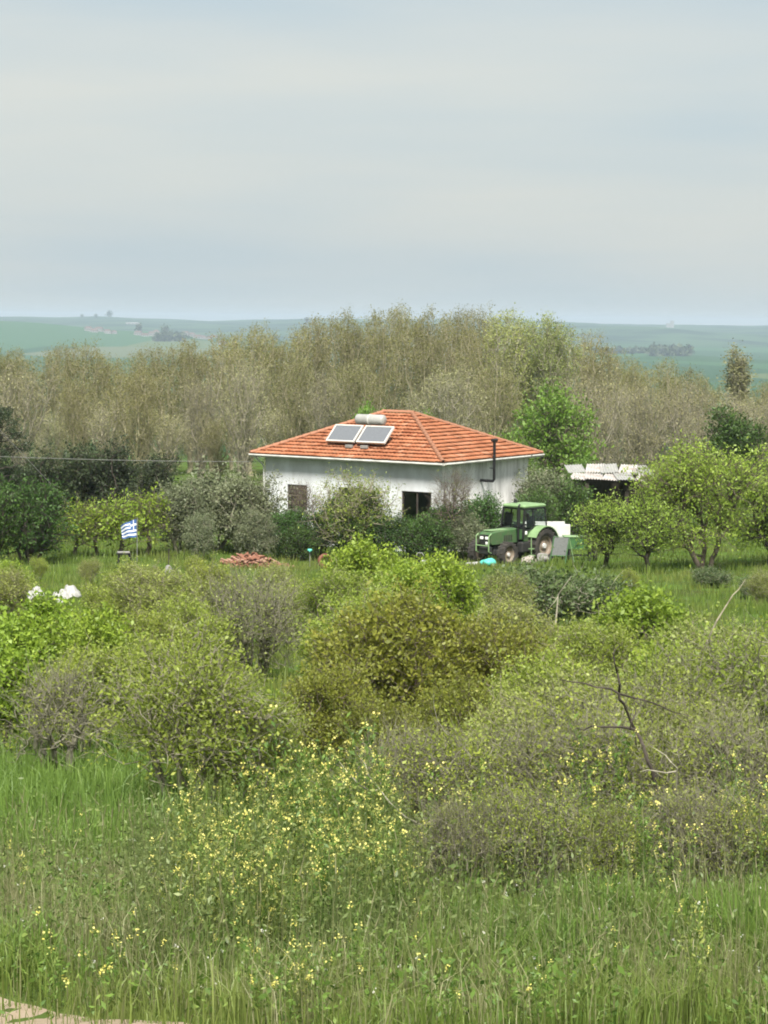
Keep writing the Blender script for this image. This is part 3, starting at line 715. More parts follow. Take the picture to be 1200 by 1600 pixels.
sm_ = [sheet_mesh(1.9, .95, .15, .028).mesh('roof_sheet', M['sheet']), sheet_mesh(2.0, .95, .15, .028).mesh('roof_sheet', M['tank']), sheet_mesh(1.8, .95).mesh('roof_sheet', M['tile_old'])]
for row in range(2):
    for k in range(7):
        me = sm_[[0, 1, 0, 1, 0, 1][(k + row) % 6]] if not (row == 0 and k == 0) else sm_[0]
        if row == 0 and k == 1: me = sm_[0]
        o = link('roof_sheet', me, shed, (-.65 + k * .88, -.55 + row * 1.75, rz_ - .03 + row * .20 + .012 * (k % 2) + random.uniform(0, .05)))
        o.location.y += random.uniform(-.28, .22); o.rotation_euler = (R(8.5) + random.uniform(-.05, .05), random.uniform(-.09, .09), random.uniform(-.16, .16))

# ------------------------------------------------------------------ flag, stool, posts and yard clutter
fp = gx(214, 97)
flag = empty('flag', fp); tag(flag, 'small blue and white striped flag with a cross on a thin pole', 'flag')
topz = at(214, 810, 97).z - fp.z
q = MB(); q.tube([(0, 0, -.1), (.02, 0, topz + .05)], .017, 8); q.build('pole', M['cable'], flag)
nx, nz = 36, 36; fw, fh = .72, .80; V, fs, mi = [], [], []
for b_ in range(nz + 1):
    for a in range(nx + 1):
        u, w_ = a / nx, b_ / nz
        x = -.02 - fw * u * (1 - .12 * w_); y = .09 * math.sin(u * 7 + w_ * 2) * u + .12 * u * (1 - w_)
        z = topz - .04 - fh * w_ - .30 * u ** 1.4 * (1 - w_ * .75) + .035 * math.sin(u * 9 + 1 + w_ * 3) * u
        V.append((x, y, z))
for b_ in range(nz):
    for a in range(nx):
        fs.append((b_ * (nx + 1) + a, b_ * (nx + 1) + a + 1, (b_ + 1) * (nx + 1) + a + 1, (b_ + 1) * (nx + 1) + a))
        st = b_ * 9 // nz; cu = a / nx
        if b_ < 20 and cu < .37:
            cc = a * 5 // 13.4 if False else int(cu / .37 * 5); rr2 = b_ // 4
            mi.append(0 if (cc == 2 or rr2 == 2) else 1)
        else: mi.append(1 if st % 2 == 0 else 0)
q = MB(); q.add(V, fs); q.m = mi; q.build('cloth', [M['flag_white'], M['flag_blue']], flag, smooth=True)
st_p = gx(193, 96.3)
so = empty('stool', st_p, R(10)); tag(so, 'dark low stool with splayed legs standing below the flag', 'stool')
q = MB(); q.box((0, 0, .62), (.56, .4, .06), bev=.02); q.build('seat', M['concrete'], so)
q = MB(); q.box((0, 0, .56), (.6, .44, .05)); q.build('apron', M['black_paint'], so)
for sx in (-1, 1):
    for sy in (-1, 1):
        q = MB(); q.tube([(sx * .2, sy * .15, .56), (sx * .2 + (.32 if sx > 0 else -.04), sy * .2, -.05)], .04, 6); q.build('leg', M['black_paint'], so)
pb_ = gx(263, 93)
po = empty('garden_post', pb_); tag(po, 'thin dark post with a grey concrete foot on the lawn', 'post')
q = MB(); q.tube([(0, 0, 0), (.03, 0, 1.05)], .025, 6); q.build('pole', M['dark_wood'], po)
q = MB(); q.lathe([(.2, -.1), (.2, .05), (.12, .3), (.04, .36), (.01, .36)], 14); q.build('foot', M['concrete'], po)
tpz = gx(484, 98)
ta = empty('water_tap', tpz); tag(ta, 'thin standpipe with a pale teal head at the yard edge', 'standpipe')
q = MB(); q.tube([(0, 0, -.1), (0, 0, .72)], .02, 8); q.build('pipe', M['cable'], ta)
q = MB(); q.box((0, 0, .76), (.2, .14, .1), bev=.03); q.tube([(.0, -.05, .74), (0, -.16, .7)], .02, 6); q.build('head', M['teal_plastic'], ta)
for k, (px, d, lab, rx) in enumerate(((508, 97, 'worn brown tyre lying by the yellow-green bush', .4), (546, 96, 'dark tyre half hidden behind the yellow-green bush top', 1.1))):
    p = gx(px, d); q = MB(); q.lathe([(.2, -.07), (.27, -.1), (.34, -.06), (.35, 0), (.34, .06), (.27, .1), (.2, .07)], 22, 'z', closed=True)
    o = q.build('old_tyre', M['rubber'] if k else M['tile_old'], None, (p.x, p.y, p.z + .34)); o.rotation_euler = (R(90) - rx * .5, rx * .3, .4); tag(o, lab, 'tyre', 'old tyres in the yard')
# teal and white sack in front of the tractor
def lump(name, mat, c, d, rz, seed, label, cat, rot=(0, 0)):
    rg = np.random.default_rng(seed); bm = bmesh.new(); bmesh.ops.create_icosphere(bm, subdivisions=3, radius=1.0)
    ph = rg.random((6, 3)) * 6
    for v in bm.verts:
        p = np.array(v.co); f = 1 + sum(.07 * math.sin(np.dot(ph[i] - 3, p) * 1.6 + i) for i in range(6))
        z = p[2] * f
        v.co = (p[0] * f * d[0], p[1] * f * d[1], max(z, -.55) * d[2])
    me = bpy.data.meshes.new(name); bm.to_mesh(me); bm.free(); me.materials.append(mat); me.polygons.foreach_set('use_smooth', [True] * len(me.polygons))
    o = link(name, me, None, (c[0], c[1], c[2] + d[2] * .5)); o.rotation_euler = (rot[0], rot[1], rz); tag(o, label, cat)
    return o
p = gx(764, 98.5); lump('sack', M['teal_plastic'], (p.x, p.y, p.z + .1), (.42, .3, .2), .2, 1, 'shiny teal plastic sack in front of the tractor', 'sack')
p = gx(742, 98.8); lump('feed_bag', M['white_plastic'], (p.x, p.y, p.z + .1), (.45, .25, .1), .1, 2, 'flat white plastic bag beside the teal sack', 'bag')
p = gx(826, 100.8); lump('rubble_sack', M['sack'], (p.x, p.y, p.z + .05), (.42, .25, .2), .6, 3, 'pale woven sack lying under the tractor side', 'sack')
p = gx(848, 100.9); lump('stone_block', M['concrete'], (p.x, p.y, p.z + .05), (.3, .22, .26), .1, 4, 'rough grey stone below the rear tractor wheel', 'stone')
p = gx(656, 97.5)
q = MB(); q.lathe([(.02, 0), (.16, 0), (.2, .36), (.19, .36), (.15, .04), (.02, .03)], 18); o = q.build('bucket', M['black_paint'], None, (p.x, p.y, p.z + .25)); tag(o, 'black bucket standing behind the bright bush', 'bucket')
q = MB(); q.tube([(-.19, 0, .3), (-.1, 0, .48), (.1, 0, .48), (.19, 0, .3)], .01, 6); q.build('handle', M['white_metal'], o)
p = gx(682, 97.2)
q = MB(); q.box((0, 0, 0), (1.35, .25, .07), bev=.02); o = q.build('plank', M['white_plastic'], None, (p.x, p.y, p.z + .36)); o.rotation_euler = (0, .03, .05); tag(o, 'white plank lying across blocks left of the tractor', 'plank')
for s in (-.5, .5):
    q = MB(); q.box((s, 0, -.2), (.2, .2, .33)); q.build('block', M['concrete'], o)
# folded white sheeting in the left bushes
def sheeting(name, c, L, W, Ht, rz, seed, label):
    rg = np.random.default_rng(seed); nu, nv = 26, 14; V = []
    for a in range(nu + 1):
        for b_ in range(nv + 1):
            u, w_ = a / nu * 2 - 1, b_ / nv * math.pi
            rib = 1 + .09 * math.sin(u * 15 + seed) + .07 * math.sin(u * 27 + w_ * 5) + float(rg.normal(0, .02))
            sh_ = (1 - abs(u) ** 3.2) ** .5
            V.append((u * L / 2 + .03 * math.sin(w_ * 9 + u * 5), -math.cos(w_) * W / 2 * sh_ * rib, math.sin(w_) * Ht * sh_ * rib + .05 * math.sin(u * 4)))
    fs = [(a * (nv + 1) + b_, a * (nv + 1) + b_ + 1, (a + 1) * (nv + 1) + b_ + 1, (a + 1) * (nv + 1) + b_) for a in range(nu) for b_ in range(nv)]
    q = MB(); q.add(V, fs); o = q.build(name, M['white_plastic'], None, c, smooth=True); o.rotation_euler = (0, -.2, rz); tag(o, label, 'sheeting')
p = at(104, 928, 57); sheeting('plastic_sheet', (p.x, p.y, p.z - .12), .75, .5, .28, .15, 5, 'bundle of ribbed white plastic sheeting in the left bushes')
p = at(56, 929, 57); sheeting('plastic_scrap', (p.x, p.y, p.z - .06), .42, .3, .22, -.3, 6, 'small scrap of white plastic among leaves near the left edge')

# heap of salvaged roof tiles
hp = gx(402, 97.5)
heap = empty('tile_heap', hp, R(-6)); tag(heap, 'heap of salvaged terracotta roof tiles on the lawn', 'tile heap')
tb = MB(); cv = []
for (x, r_) in ((-.22, .11), (.22, .09)):
    for rr_ in (r_, r_ - .02):
        for k in range(6): a = math.pi * (k / 5 * .8 + .1); cv.append((x, rr_ * math.cos(a), rr_ * math.sin(a) - .04))
fs = []
for k in range(5): fs += [(k, k + 1, 12 + k + 1, 12 + k), (6 + k, 18 + k, 18 + k + 1, 6 + k + 1), (k, 6 + k, 6 + k + 1, k + 1), (12 + k, 12 + k + 1, 18 + k + 1, 18 + k)]
fs += [(0, 12, 18, 6), (5, 11, 23, 17)]
tmes = []
for t in range(4):
    b = MB(); b.add(cv, fs); me = b.mesh('roof_tile', M['tile_old'])
    a_ = me.attributes.new('tone', 'FLOAT', 'FACE'); a_.data.foreach_set('value', np.full(len(me.polygons), t / 3.0)); tmes.append(me)
random.seed(21)
for k in range(230):
    u = random.uniform(-1, 1); w_ = random.gauss(0, .38)
    hmax = .62 * (1 - abs(u + .25) ** 1.6 * .72) * math.exp(-(w_ / .6) ** 2)
    o = link('roof_tile', random.choice(tmes), heap, (u * 1.45, w_ * .8, max(.02, hmax) * random.uniform(.55, 1)))
    o.rotation_euler = (random.gauss(0, .35), random.gauss(.12, .25), random.choice((0, 0, math.pi, 1.4)) + random.gauss(0, .4))
core = MB(); core.lathe([(1.2, -.1), (.9, .2), (.3, .32), (.01, .35)], 16); o = core.build('core', M['tile_old'], heap); o.scale = (1, .45, 1)

# ------------------------------------------------------------------ far country: village, farm buildings
random.seed(5)
vil = []
M['far_wall'] = mat_plain('far_white_wall', (0.24, 0.235, 0.225), .9, var=.1); M['far_roof'] = mat_plain('far_red_roof', (0.13, 0.09, 0.075), .9, var=.2)
def far_house(px, py, w_, d_, h_, name='village_house', roofm='far_roof', rise=.35):
    p = hit(px, py, 300); e = empty(name, (p.x, p.y, p.z - 1), random.uniform(-.6, .6))
    q = MB(); q.box((0, 0, h_ / 2), (w_, d_, h_)); q.build('wall', M['far_wall'], e)
    q = MB(); a, b_ = w_ / 2 + .6, d_ / 2 + .6; r_ = d_ * rise
    q.add([(-a, -b_, h_), (a, -b_, h_), (a, b_, h_), (-a, b_, h_), (-a + b_ * .6, 0, h_ + r_), (a - b_ * .6, 0, h_ + r_)], [(0, 1, 5, 4), (1, 2, 5), (2, 3, 4, 5), (3, 0, 4), (3, 2, 1, 0)]); q.build('roof', M[roofm], e)
    q = MB()
    for k in (-.3, 0, .3): q.box((k * w_, -d_ / 2 - .05, h_ * .55), (w_ * .12, .1, h_ * .35))
    q.build('windows', M['dark_room'], e)
    return e
for (px, py) in ((138, 517), (147, 519), (155, 518), (168, 521), (178, 522), (216, 524), (226, 526), (236, 525), (244, 522), (300, 526), (309, 529), (318, 530), (327, 531), (334, 528), (290, 524)):
    e = far_house(px, py, random.uniform(11, 20), random.uniform(9, 12), random.uniform(5, 8)); tag(e, 'x', 'house', 'houses of the far village'); vil.append(e)
label_row(vil, 'tiny pale house of the hazy far village, {} from the left')
e = far_house(207, 507, 46, 14, 6, 'far_warehouse', 'far_wall', .15); tag(e, 'long white warehouse on the hazy hill at the upper left', 'warehouse')
e = far_house(347, 539, 15, 10, 7, 'bright_house'); tag(e, 'bright white far house glimpsed between poplar tops', 'house')
p = hit(1050, 512, 300); e = empty('far_silo', p); tag(e, 'faint boxy silo tower on the right horizon ridge', 'silo')
q = MB(); q.box((0, 0, 12), (14, 12, 30)); q.build('tower', M['concrete'], e); q = MB(); q.box((-14, 0, 8), (16, 12, 18)); q.build('annex', M['concrete'], e)
# ------------------------------------------------------------------ vegetation generators
def grow(init, ipar, pts, bf=0.3, zs=1.0):
    """join scattered points to a stem by least wire plus path length: returns nodes and parents, parents first"""
    n0 = len(init); P = np.vstack([init, pts]); Sx = P * np.array([1, 1, zs]); n = len(P)
    par = np.full(n, -1); par[:n0] = ipar; pl = np.zeros(n)
    for i in range(n0):
        if par[i] >= 0: pl[i] = pl[par[i]] + np.linalg.norm(Sx[i] - Sx[par[i]])
    best = np.full(n, 1e9); bp = np.zeros(n, int); best[:n0] = np.inf
    for i in range(n0):
        d = np.linalg.norm(Sx[n0:] - Sx[i], axis=1); c = d + bf * pl[i]
        u = c < best[n0:]; best[n0:][u] = c[u]; bp[n0:][u] = i
    order = list(range(n0)); done = np.zeros(n, bool); done[:n0] = True
    for _ in range(n - n0):
        i = int(np.argmin(best)); p = bp[i]; par[i] = p
        pl[i] = pl[p] + np.linalg.norm(Sx[i] - Sx[p]); done[i] = True; best[i] = np.inf; order.append(i)
        c = np.linalg.norm(Sx - Sx[i], axis=1) + bf * pl[i]
        u = (~done) & (c < best); best[u] = c[u]; bp[u] = i
    cnt = np.ones(n)
    for i in reversed(order):
        if par[i] >= 0: cnt[par[i]] += cnt[i]
    return P, par, cnt, pl
def unit(a): return a / np.maximum(np.linalg.norm(a, axis=-1, keepdims=True), 1e-9)
def perp(d, rg):
    r_ = unit(np.cross(d, unit(rg.normal(size=d.shape)))); return r_, np.cross(d, r_)
def tubes(A, B, ra, rb, k, rg):
    """one tapered k-sided tube per row"""
    d = unit(B - A); n = len(A)
    ref = np.where(np.abs(d[:, 2:3]) < .9, np.array([[0, 0, 1.0]]), np.array([[1.0, 0, 0]]))
    u = unit(np.cross(d, ref)); w = np.cross(d, u)
    a = 2 * np.pi * np.arange(k) / k
    ring = u[:, None] * np.cos(a)[None, :, None] + w[:, None] * np.sin(a)[None, :, None]
    V = np.concatenate([A[:, None] + ring * ra[:, None, None], B[:, None] + ring * rb[:, None, None]], 1).reshape(-1, 3)
    b = (np.arange(n) * 2 * k)[:, None]; i = np.arange(k)[None]; j = (i + 1) % k
    Fq = np.stack([b + i, b + j, b + k + j, b + k + i], -1).reshape(-1, 4)
    return V, Fq
def cat(parts):
    V, Fq, off = [], [], 0
    for v, f in parts:
        V.append(v); Fq.append(f + off); off += len(v)
    return np.concatenate(V), np.concatenate(Fq)
def leaves(P, size, rg, aspect=.5, up=.3, fold=.25, dirs=None, dirw=0.0):
    n = len(P); a = unit(rg.normal(size=(n, 3)) + np.array([0, 0, up]) + (dirs * dirw if dirs is not None else 0))
    u, w = perp(a, rg); s = (np.asarray(size) * np.minimum(np.exp(rg.normal(-.06, .36, n)), 1.75))[:, None]
    V = np.stack([P, P + a * s * .5 + u * s * aspect * .5 + w * s * fold * .3, P + a * s, P + a * s * .5 - u * s * aspect * .5 + w * s * fold * .3], 1).reshape(-1, 3)
    return V, np.arange(n * 4).reshape(n, 4)
def clumps(rg, n, c, rad, k, cs, shell=.55, flat=.8):
    c = np.array(c, float); rad = np.array(rad, float)
    d = unit(rg.normal(size=(k, 3))); r_ = (shell + (1 - shell) * rg.random(k)) * rg.uniform(.55, 1.0, k)
    cc = c + d * r_[:, None] * rad
    i = rg.integers(0, k, n); csz = cs * rg.uniform(.6, 1.4, k)
    P = cc[i] + rg.normal(size=(n, 3)) * csz[i][:, None] * np.array([1, 1, flat]) * .55
    return P
class Plant: pass
def plant(seed, wood_mat, leaf_mat, init, ipar, pts, bf=.3, zs=1.0, r_tip=.01, r_pow=.45, r_max=.3, wob=.06, twig_n=2, twig_L=.5, twig_r=.006, twig_up=.4, twig_out=.6,
          leaf_n=6, leaf_s=.1, leaf_sig=.15, leaf_on_twig=.7, aspect=.5, leaf_up=.3, leaf_zmin=-1e9, leaf_fade=0.0, min_cnt_leaf=6, tone_clump=.5, dirw=0.0):
    rg = np.random.default_rng(seed)
    P, par, cnt, pl = grow(np.array(init, float), np.array(ipar), pts, bf, zs)
    rad = np.minimum(r_tip * cnt ** r_pow, r_max)
    e = np.where(par >= 0)[0]; A, B = P[par[e]], P[e]
    L = np.linalg.norm(B - A, axis=1)[:, None]
    Mi = (A + B) / 2 + rg.normal(size=A.shape) * L * wob + np.array([0, 0, -.04]) * L
    rB = rad[e]; rA = np.minimum(rad[par[e]], rB * 1.7 + r_tip); rM = (rA + rB) / 2
    big = cnt[e] > 25
    parts = []
    for sel, k in ((big, 6), (~big, 3)):
        if sel.any():
            parts.append(tubes(A[sel], Mi[sel], rA[sel], rM[sel], k, rg)); parts.append(tubes(Mi[sel], B[sel], rM[sel], rB[sel], k, rg))
    ctr = P.mean(0); tipn = np.where(cnt < min_cnt_leaf)[0]
    T0 = np.repeat(P[tipn], twig_n, 0); nd = len(T0)
    out = unit((T0 - np.array([init[0][0], init[0][1], ctr[2] - .3 * P[:, 2].std()])) * np.array([1, 1, .6]))
    td = unit(out * twig_out + np.array([0, 0, twig_up]) + rg.normal(size=(nd, 3)) * .55)
    tL = twig_L * rg.uniform(.4, 1.3, nd)[:, None]
    T1 = T0 + td * tL * .5; td2 = unit(td + rg.normal(size=(nd, 3)) * .3 + np.array([0, 0, twig_up * .3])); T2 = T1 + td2 * tL * .5
    if twig_n > 0:
        one = np.ones(nd)
        parts.append(tubes(T0, T1, one * twig_r, one * twig_r * .75, 3, rg)); parts.append(tubes(T1, T2, one * twig_r * .75, one * twig_r * .3, 3, rg))
    V, Fq = cat(parts); pr = Plant()
    pr.wood = np_mesh('branches', V, Fq, wood_mat)
    # leaves along twigs and about the outer nodes
    n = int(leaf_n * len(tipn)); pr.leaf = None
    if n > 0:
        if twig_n > 0:
            i = rg.integers(0, nd, n); t = rg.random(n)[:, None]
            Q = np.where(t < .5, T0[i] + (T1[i] - T0[i]) * t * 2, T1[i] + (T2[i] - T1[i]) * (t - .5) * 2); node = i // twig_n
        else: node = rg.integers(0, len(tipn), n); Q = P[tipn][node]; i = None
        Q = Q + rg.normal(size=(n, 3)) * leaf_sig
        keep = Q[:, 2] > leaf_zmin + leaf_fade * rg.random(n)
        Q = Q[keep]; node = node[keep]
        V, Fq = leaves(Q, leaf_s, rg, aspect, leaf_up, dirs=td[i][keep] if i is not None else None, dirw=dirw)
        tn = np.clip(rg.random(len(P))[tipn][node] * tone_clump + rg.random(len(Q)) * (1 - tone_clump), 0, 1)
        pr.leaf = np_mesh('foliage', V, Fq, leaf_mat, tn)
    return pr
def stem(h, k=6, wob=.08, seed=0, x=0, y=0, lean=(0, 0)):
    rg = np.random.default_rng(seed); z = np.linspace(0, h, k)
    P = np.stack([x + lean[0] * z + np.cumsum(rg.normal(0, wob, k)) * (z > 0), y + lean[1] * z + np.cumsum(rg.normal(0, wob, k)) * (z > 0), z], 1)
    P[0, 2] = -.15
    return P.tolist(), [-1] + list(range(k - 1))
def stems(n, spread, h, seed, sub=4):
    rg = np.random.default_rng(seed); P, par = [], []
    for i in range(n):
        a = 2 * np.pi * (i + rg.random() * .7) / n; b = len(P)
        for k in range(sub):
            t = k / (sub - 1); r_ = spread * (.18 + .82 * t ** .8)
            P.append([math.cos(a) * r_ + rg.normal(0, .04 * h * t), math.sin(a) * r_ + rg.normal(0, .04 * h * t), h * t - (.12 if k == 0 else 0)]); par.append(-1 if k == 0 else b + k - 1)
    return P, par
def put(pr, name, label, catg, loc, s=1.0, sz=None, rz=None, group=None, bush=False, sy=None, tint=None):
    e = empty(name, loc, random.uniform(0, 6.28) if rz is None else rz); tag(e, label, catg, group)
    for nm, me in (('branches' if bush else 'trunk', pr.wood), ('foliage' if bush else 'crown', pr.leaf)):
        if me is None: continue
        c = link(nm, me, e); c.scale = (s, s if sy is None else sy, s if sz is None else sz)
    return e

BK = {}
BK['grey'] = mat_bark('grey_bark', (0.10, 0.092, 0.068), (0.20, 0.185, 0.14)); BK['brown'] = mat_bark('brown_bark', (0.045, 0.036, 0.03), (0.11, 0.09, 0.072))
BK['olive'] = mat_bark('olive_twig', (0.12, 0.11, 0.07), (0.23, 0.21, 0.14)); BK['dark'] = mat_bark('dark_bark', (0.02, 0.017, 0.014), (0.05, 0.043, 0.036))
BK['pale'] = mat_bark('pale_twig', (0.13, 0.12, 0.09), (0.24, 0.225, 0.175)); BK['thicket'] = mat_bark('thicket_twig', (0.09, 0.08, 0.055), (0.21, 0.19, 0.14))
BK['twig'] = mat_bark('grey_olive_twig', (0.062, 0.060, 0.042), (0.155, 0.148, 0.108))
LF = {}
LF['poplar'] = mat_leaf('poplar_bud_leaf', (0.123, 0.123, 0.048), (0.193, 0.192, 0.071), (0.210, 0.167, 0.064), .4, .14)
LF['poplar_green'] = mat_leaf('poplar_young_leaf', (0.149, 0.171, 0.052), (0.276, 0.316, 0.098), None, .35, .15)
LF['willow'] = mat_leaf('willow_catkin', (0.158, 0.158, 0.076), (0.238, 0.232, 0.112), None, .3, .2)
LF['broad'] = mat_leaf('fresh_broad_leaf', (0.055, 0.115, 0.018), (0.14, 0.235, 0.035), (0.20, 0.29, 0.05), .4, .15)
LF['bright'] = mat_leaf('bright_spring_leaf', (0.10, 0.16, 0.018), (0.225, 0.30, 0.035), (0.32, 0.38, 0.06), .4, .12)
LF['mid'] = mat_leaf('shrub_leaf', (0.106, 0.144, 0.022), (0.244, 0.294, 0.046), (0.350, 0.375, 0.088), .42, .14)
LF['ochre'] = mat_leaf('olive_brown_leaf', (0.089, 0.107, 0.016), (0.189, 0.203, 0.030), (0.262, 0.237, 0.045), .38, .1)
LF['dark'] = mat_leaf('dark_evergreen_leaf', (0.016, 0.026, 0.012), (0.05, 0.068, 0.03), (0.075, 0.095, 0.04), .2, .2)
LF['deep'] = mat_leaf('deep_green_leaf', (0.025, 0.06, 0.012), (0.065, 0.125, 0.026), (0.09, 0.16, 0.035), .3, .2)
LF['olive'] = mat_leaf('olive_tree_leaf', (0.063, 0.078, 0.040), (0.144, 0.163, 0.088), (0.201, 0.224, 0.132), .25, .15)
LF['light'] = mat_leaf('light_tree_leaf', (0.146, 0.219, 0.033), (0.291, 0.390, 0.061), (0.408, 0.481, 0.094), .5, .08)
LF['pale'] = mat_leaf('pale_thicket_leaf', (0.114, 0.140, 0.033), (0.234, 0.266, 0.065), (0.326, 0.375, 0.103), .4, .14)

def rgn(s): return np.random.default_rng(s)
PR = {}
def poplar(seed, h, w, leaf, bark, leaf_n, zlow=.25, leaf_s=.16, npts=620, fade=.5, lead=6, pr_=1.0, rt=.014):
    """several upright leaders, each a blunt plume of its own height"""
    rg = rgn(seed); P, par = stem(h * .16, 3, .08, seed); b0 = len(P) - 1; L = []
    for k in range(lead):
        a = 2 * np.pi * (k + rg.random() * .6) / lead; ro = w * rg.uniform(.3, .85) * (.25 if k == 0 else 1); top = h * rg.uniform(.80, .99)
        L.append((math.cos(a) * ro, math.sin(a) * ro, top)); prev = b0
        for t in (.3, .5, .68, .85):
            P.append([L[-1][0] * min(1, t * 1.5) + rg.normal(0, .12), L[-1][1] * min(1, t * 1.5) + rg.normal(0, .12), h * .16 + (top - h * .16) * t]); par.append(prev); prev = len(P) - 1
    li = rg.integers(0, lead, npts); L = np.array(L)
    t = rg.random(npts) ** .9; top = L[li, 2]; z = h * .12 + (top - h * .12) * t
    env = pr_ * np.clip((1 - t ** 9) ** .5, .25, 1) * (.5 + .45 * t)
    a = rg.random(npts) * 6.28; r_ = np.sqrt(rg.random(npts))
    f = np.minimum(1, t * 1.5)
    pts = np.stack([L[li, 0] * f + env * r_ * np.cos(a), L[li, 1] * f + env * r_ * np.sin(a), z], 1)
    return plant(seed, bark, leaf, P, par, pts, .45, .38, r_tip=rt, r_pow=.47, twig_n=3, twig_L=1.0, twig_r=.009, twig_up=.9, twig_out=.3, leaf_n=leaf_n, leaf_s=leaf_s, leaf_sig=.2,
                 leaf_zmin=h * zlow, leaf_fade=h * fade, aspect=.6, min_cnt_leaf=9, tone_clump=.4)
for k in range(4): PR['poplar%d' % k] = poplar(100 + k, 15, 2.7 + .2 * k, LF['poplar'], BK['olive'], 27 + k, .06, .125, 640, .5, 8, 1.5)
for k in range(2): PR['popgreen%d' % k] = poplar(110 + k, 15, 2.4, LF['poplar_green'], BK['pale'], 32, .05, .13, 560, .4, 6, 1.5)
PR['column'] = poplar(115, 12, .6, LF['willow'], BK['pale'], 16, .0, .16, 520, .1, 4, .7)
for k in range(3): PR['bare%d' % k] = poplar(120 + k, 11, 2.8, LF['willow'], BK['grey'], 12, .05, .125, 560, .4, 8, 1.6)
for k in range(2): PR['willow%d' % k] = poplar(130 + k, 10, 2.7, LF['willow'], BK['pale'], 24, .03, .125, 540, .4, 8, 1.6)
def broad(seed, h, w, leaf, bark, n=900, leaf_n=9, leaf_s=.14, k=16, cs=1.0, base=.25, th=.45, r_tip=.012, sig=.18, twig_n=2, twig_L=.55, flat=.7, lean=(0, 0), tone=.55, shell=.55, nst=1, tr=.011):
    rg = rgn(seed)
    i, p = stem(h * th, 5, .07, seed, lean=lean) if nst == 1 else stems(nst, w * (.3 if nst > 3 else .12), h * (.5 if nst > 3 else .3), seed)
    pts = clumps(rg, n, (lean[0] * h, lean[1] * h, h * (base + (1 - base) / 2)), (w / 2 * .82, w / 2 * .82, h * (1 - base) / 2 * .84), k, cs, shell, flat)
    pts = pts[pts[:, 2] > h * base * .6]
    return plant(seed, bark, leaf, i, p, pts, .35, .9, r_tip=r_tip, r_pow=.36, r_max=.13, twig_n=twig_n, twig_L=twig_L, twig_r=tr, twig_up=.35, twig_out=.5, leaf_n=leaf_n, leaf_s=leaf_s, leaf_sig=sig, min_cnt_leaf=7, tone_clump=tone)
PR['broad0'] = broad(200, 8.6, 6.4, LF['broad'], BK['brown'], 1000, 13, .20, 26, 1.0, .22, sig=.24)
PR['broad1'] = broad(201, 8.0, 5.2, LF['broad'], BK['brown'], 900, 12, .20, 20, 1.0, .2, sig=.24)
PR['yard0'] = broad(210, 6.2, 7.0, LF['light'], BK['brown'], 1400, 18, .12, 48, .75, .10, .22, sig=.22, twig_L=.8, flat=.6, nst=3, shell=.5)
PR['yard1'] = broad(211, 3.9, 3.6, LF['light'], BK['dark'], 700, 14, .11, 16, .6, .12, .35, sig=.14, twig_L=.6, flat=.6)
PR['sapling'] = broad(212, 3.0, 1.8, LF['bright'], BK['brown'], 260, 12, .13, 10, .4, .1, .6, sig=.1, twig_L=.8)
PR['round'] = broad(220, 7.0, 3.0, LF['deep'], BK['dark'], 800, 18, .16, 22, .6, .3, .4, sig=.2, shell=.7)
PR['deepbush'] = broad(221, 4.0, 4.0, LF['deep'], BK['dark'], 1000, 16, .13, 26, .7, .02, .4, sig=.16, nst=5)
PR['dark0'] = broad(230, 5.6, 5.0, LF['dark'], BK['dark'], 900, 17, .17, 24, .8, .05, .5, sig=.2, nst=4)
PR['dark1'] = broad(231, 5.2, 4.4, LF['dark'], BK['dark'], 800, 17, .17, 18, .8, .05, .5, sig=.2, nst=4)
PR['olive0'] = broad(240, 4.6, 4.2, LF['olive'], BK['grey'], 900, 28, .13, 26, .7, .04, .4, sig=.2, nst=4, twig_L=.6, twig_n=1)
PR['olive1'] = broad(241, 4.2, 3.8, LF['olive'], BK['grey'], 850, 28, .13, 22, .7, .04, .4, sig=.2, nst=4, twig_L=.6, twig_n=1)
PR['thin'] = broad(250, 4.6, 4.4, LF['mid'], BK['thicket'], 700, 15, .10, 26, .8, .1, .5, sig=.15, nst=3, twig_L=.8)
PR['baretree'] = broad(251, 5.2, 2.8, LF['mid'], BK['brown'], 300, 1.5, .08, 14, .7, .25, .45, r_tip=.008, twig_n=4, twig_L=.8, tr=.006)
# pine with flat dark tiers at the left edge
rg = rgn(260); i, p = stem(6.6, 8, .05, 260); pts = []
for k in range(26):
    z = 1.8 + 4.8 * (k / 26) ** .95; a = k * 2.4 + rg.random(); L = 2.9 * (1 - (z - 1.5) / 6.2) + .5
    t = np.sort(rg.random(16)) ** .8; pts.append(np.stack([np.cos(a) * L * t + rg.normal(0, .14, 16), np.sin(a) * L * t + rg.normal(0, .14, 16), z + .35 * t * L * .5 + rg.normal(0, .1, 16)], 1))
PR['pine'] = plant(260, BK['dark'], LF['dark'], i, p, np.concatenate(pts), .2, 1.4, r_tip=.012, twig_n=3, twig_L=.45, twig_up=.5, leaf_n=34, leaf_s=.17, leaf_sig=.11, aspect=.28, min_cnt_leaf=6)

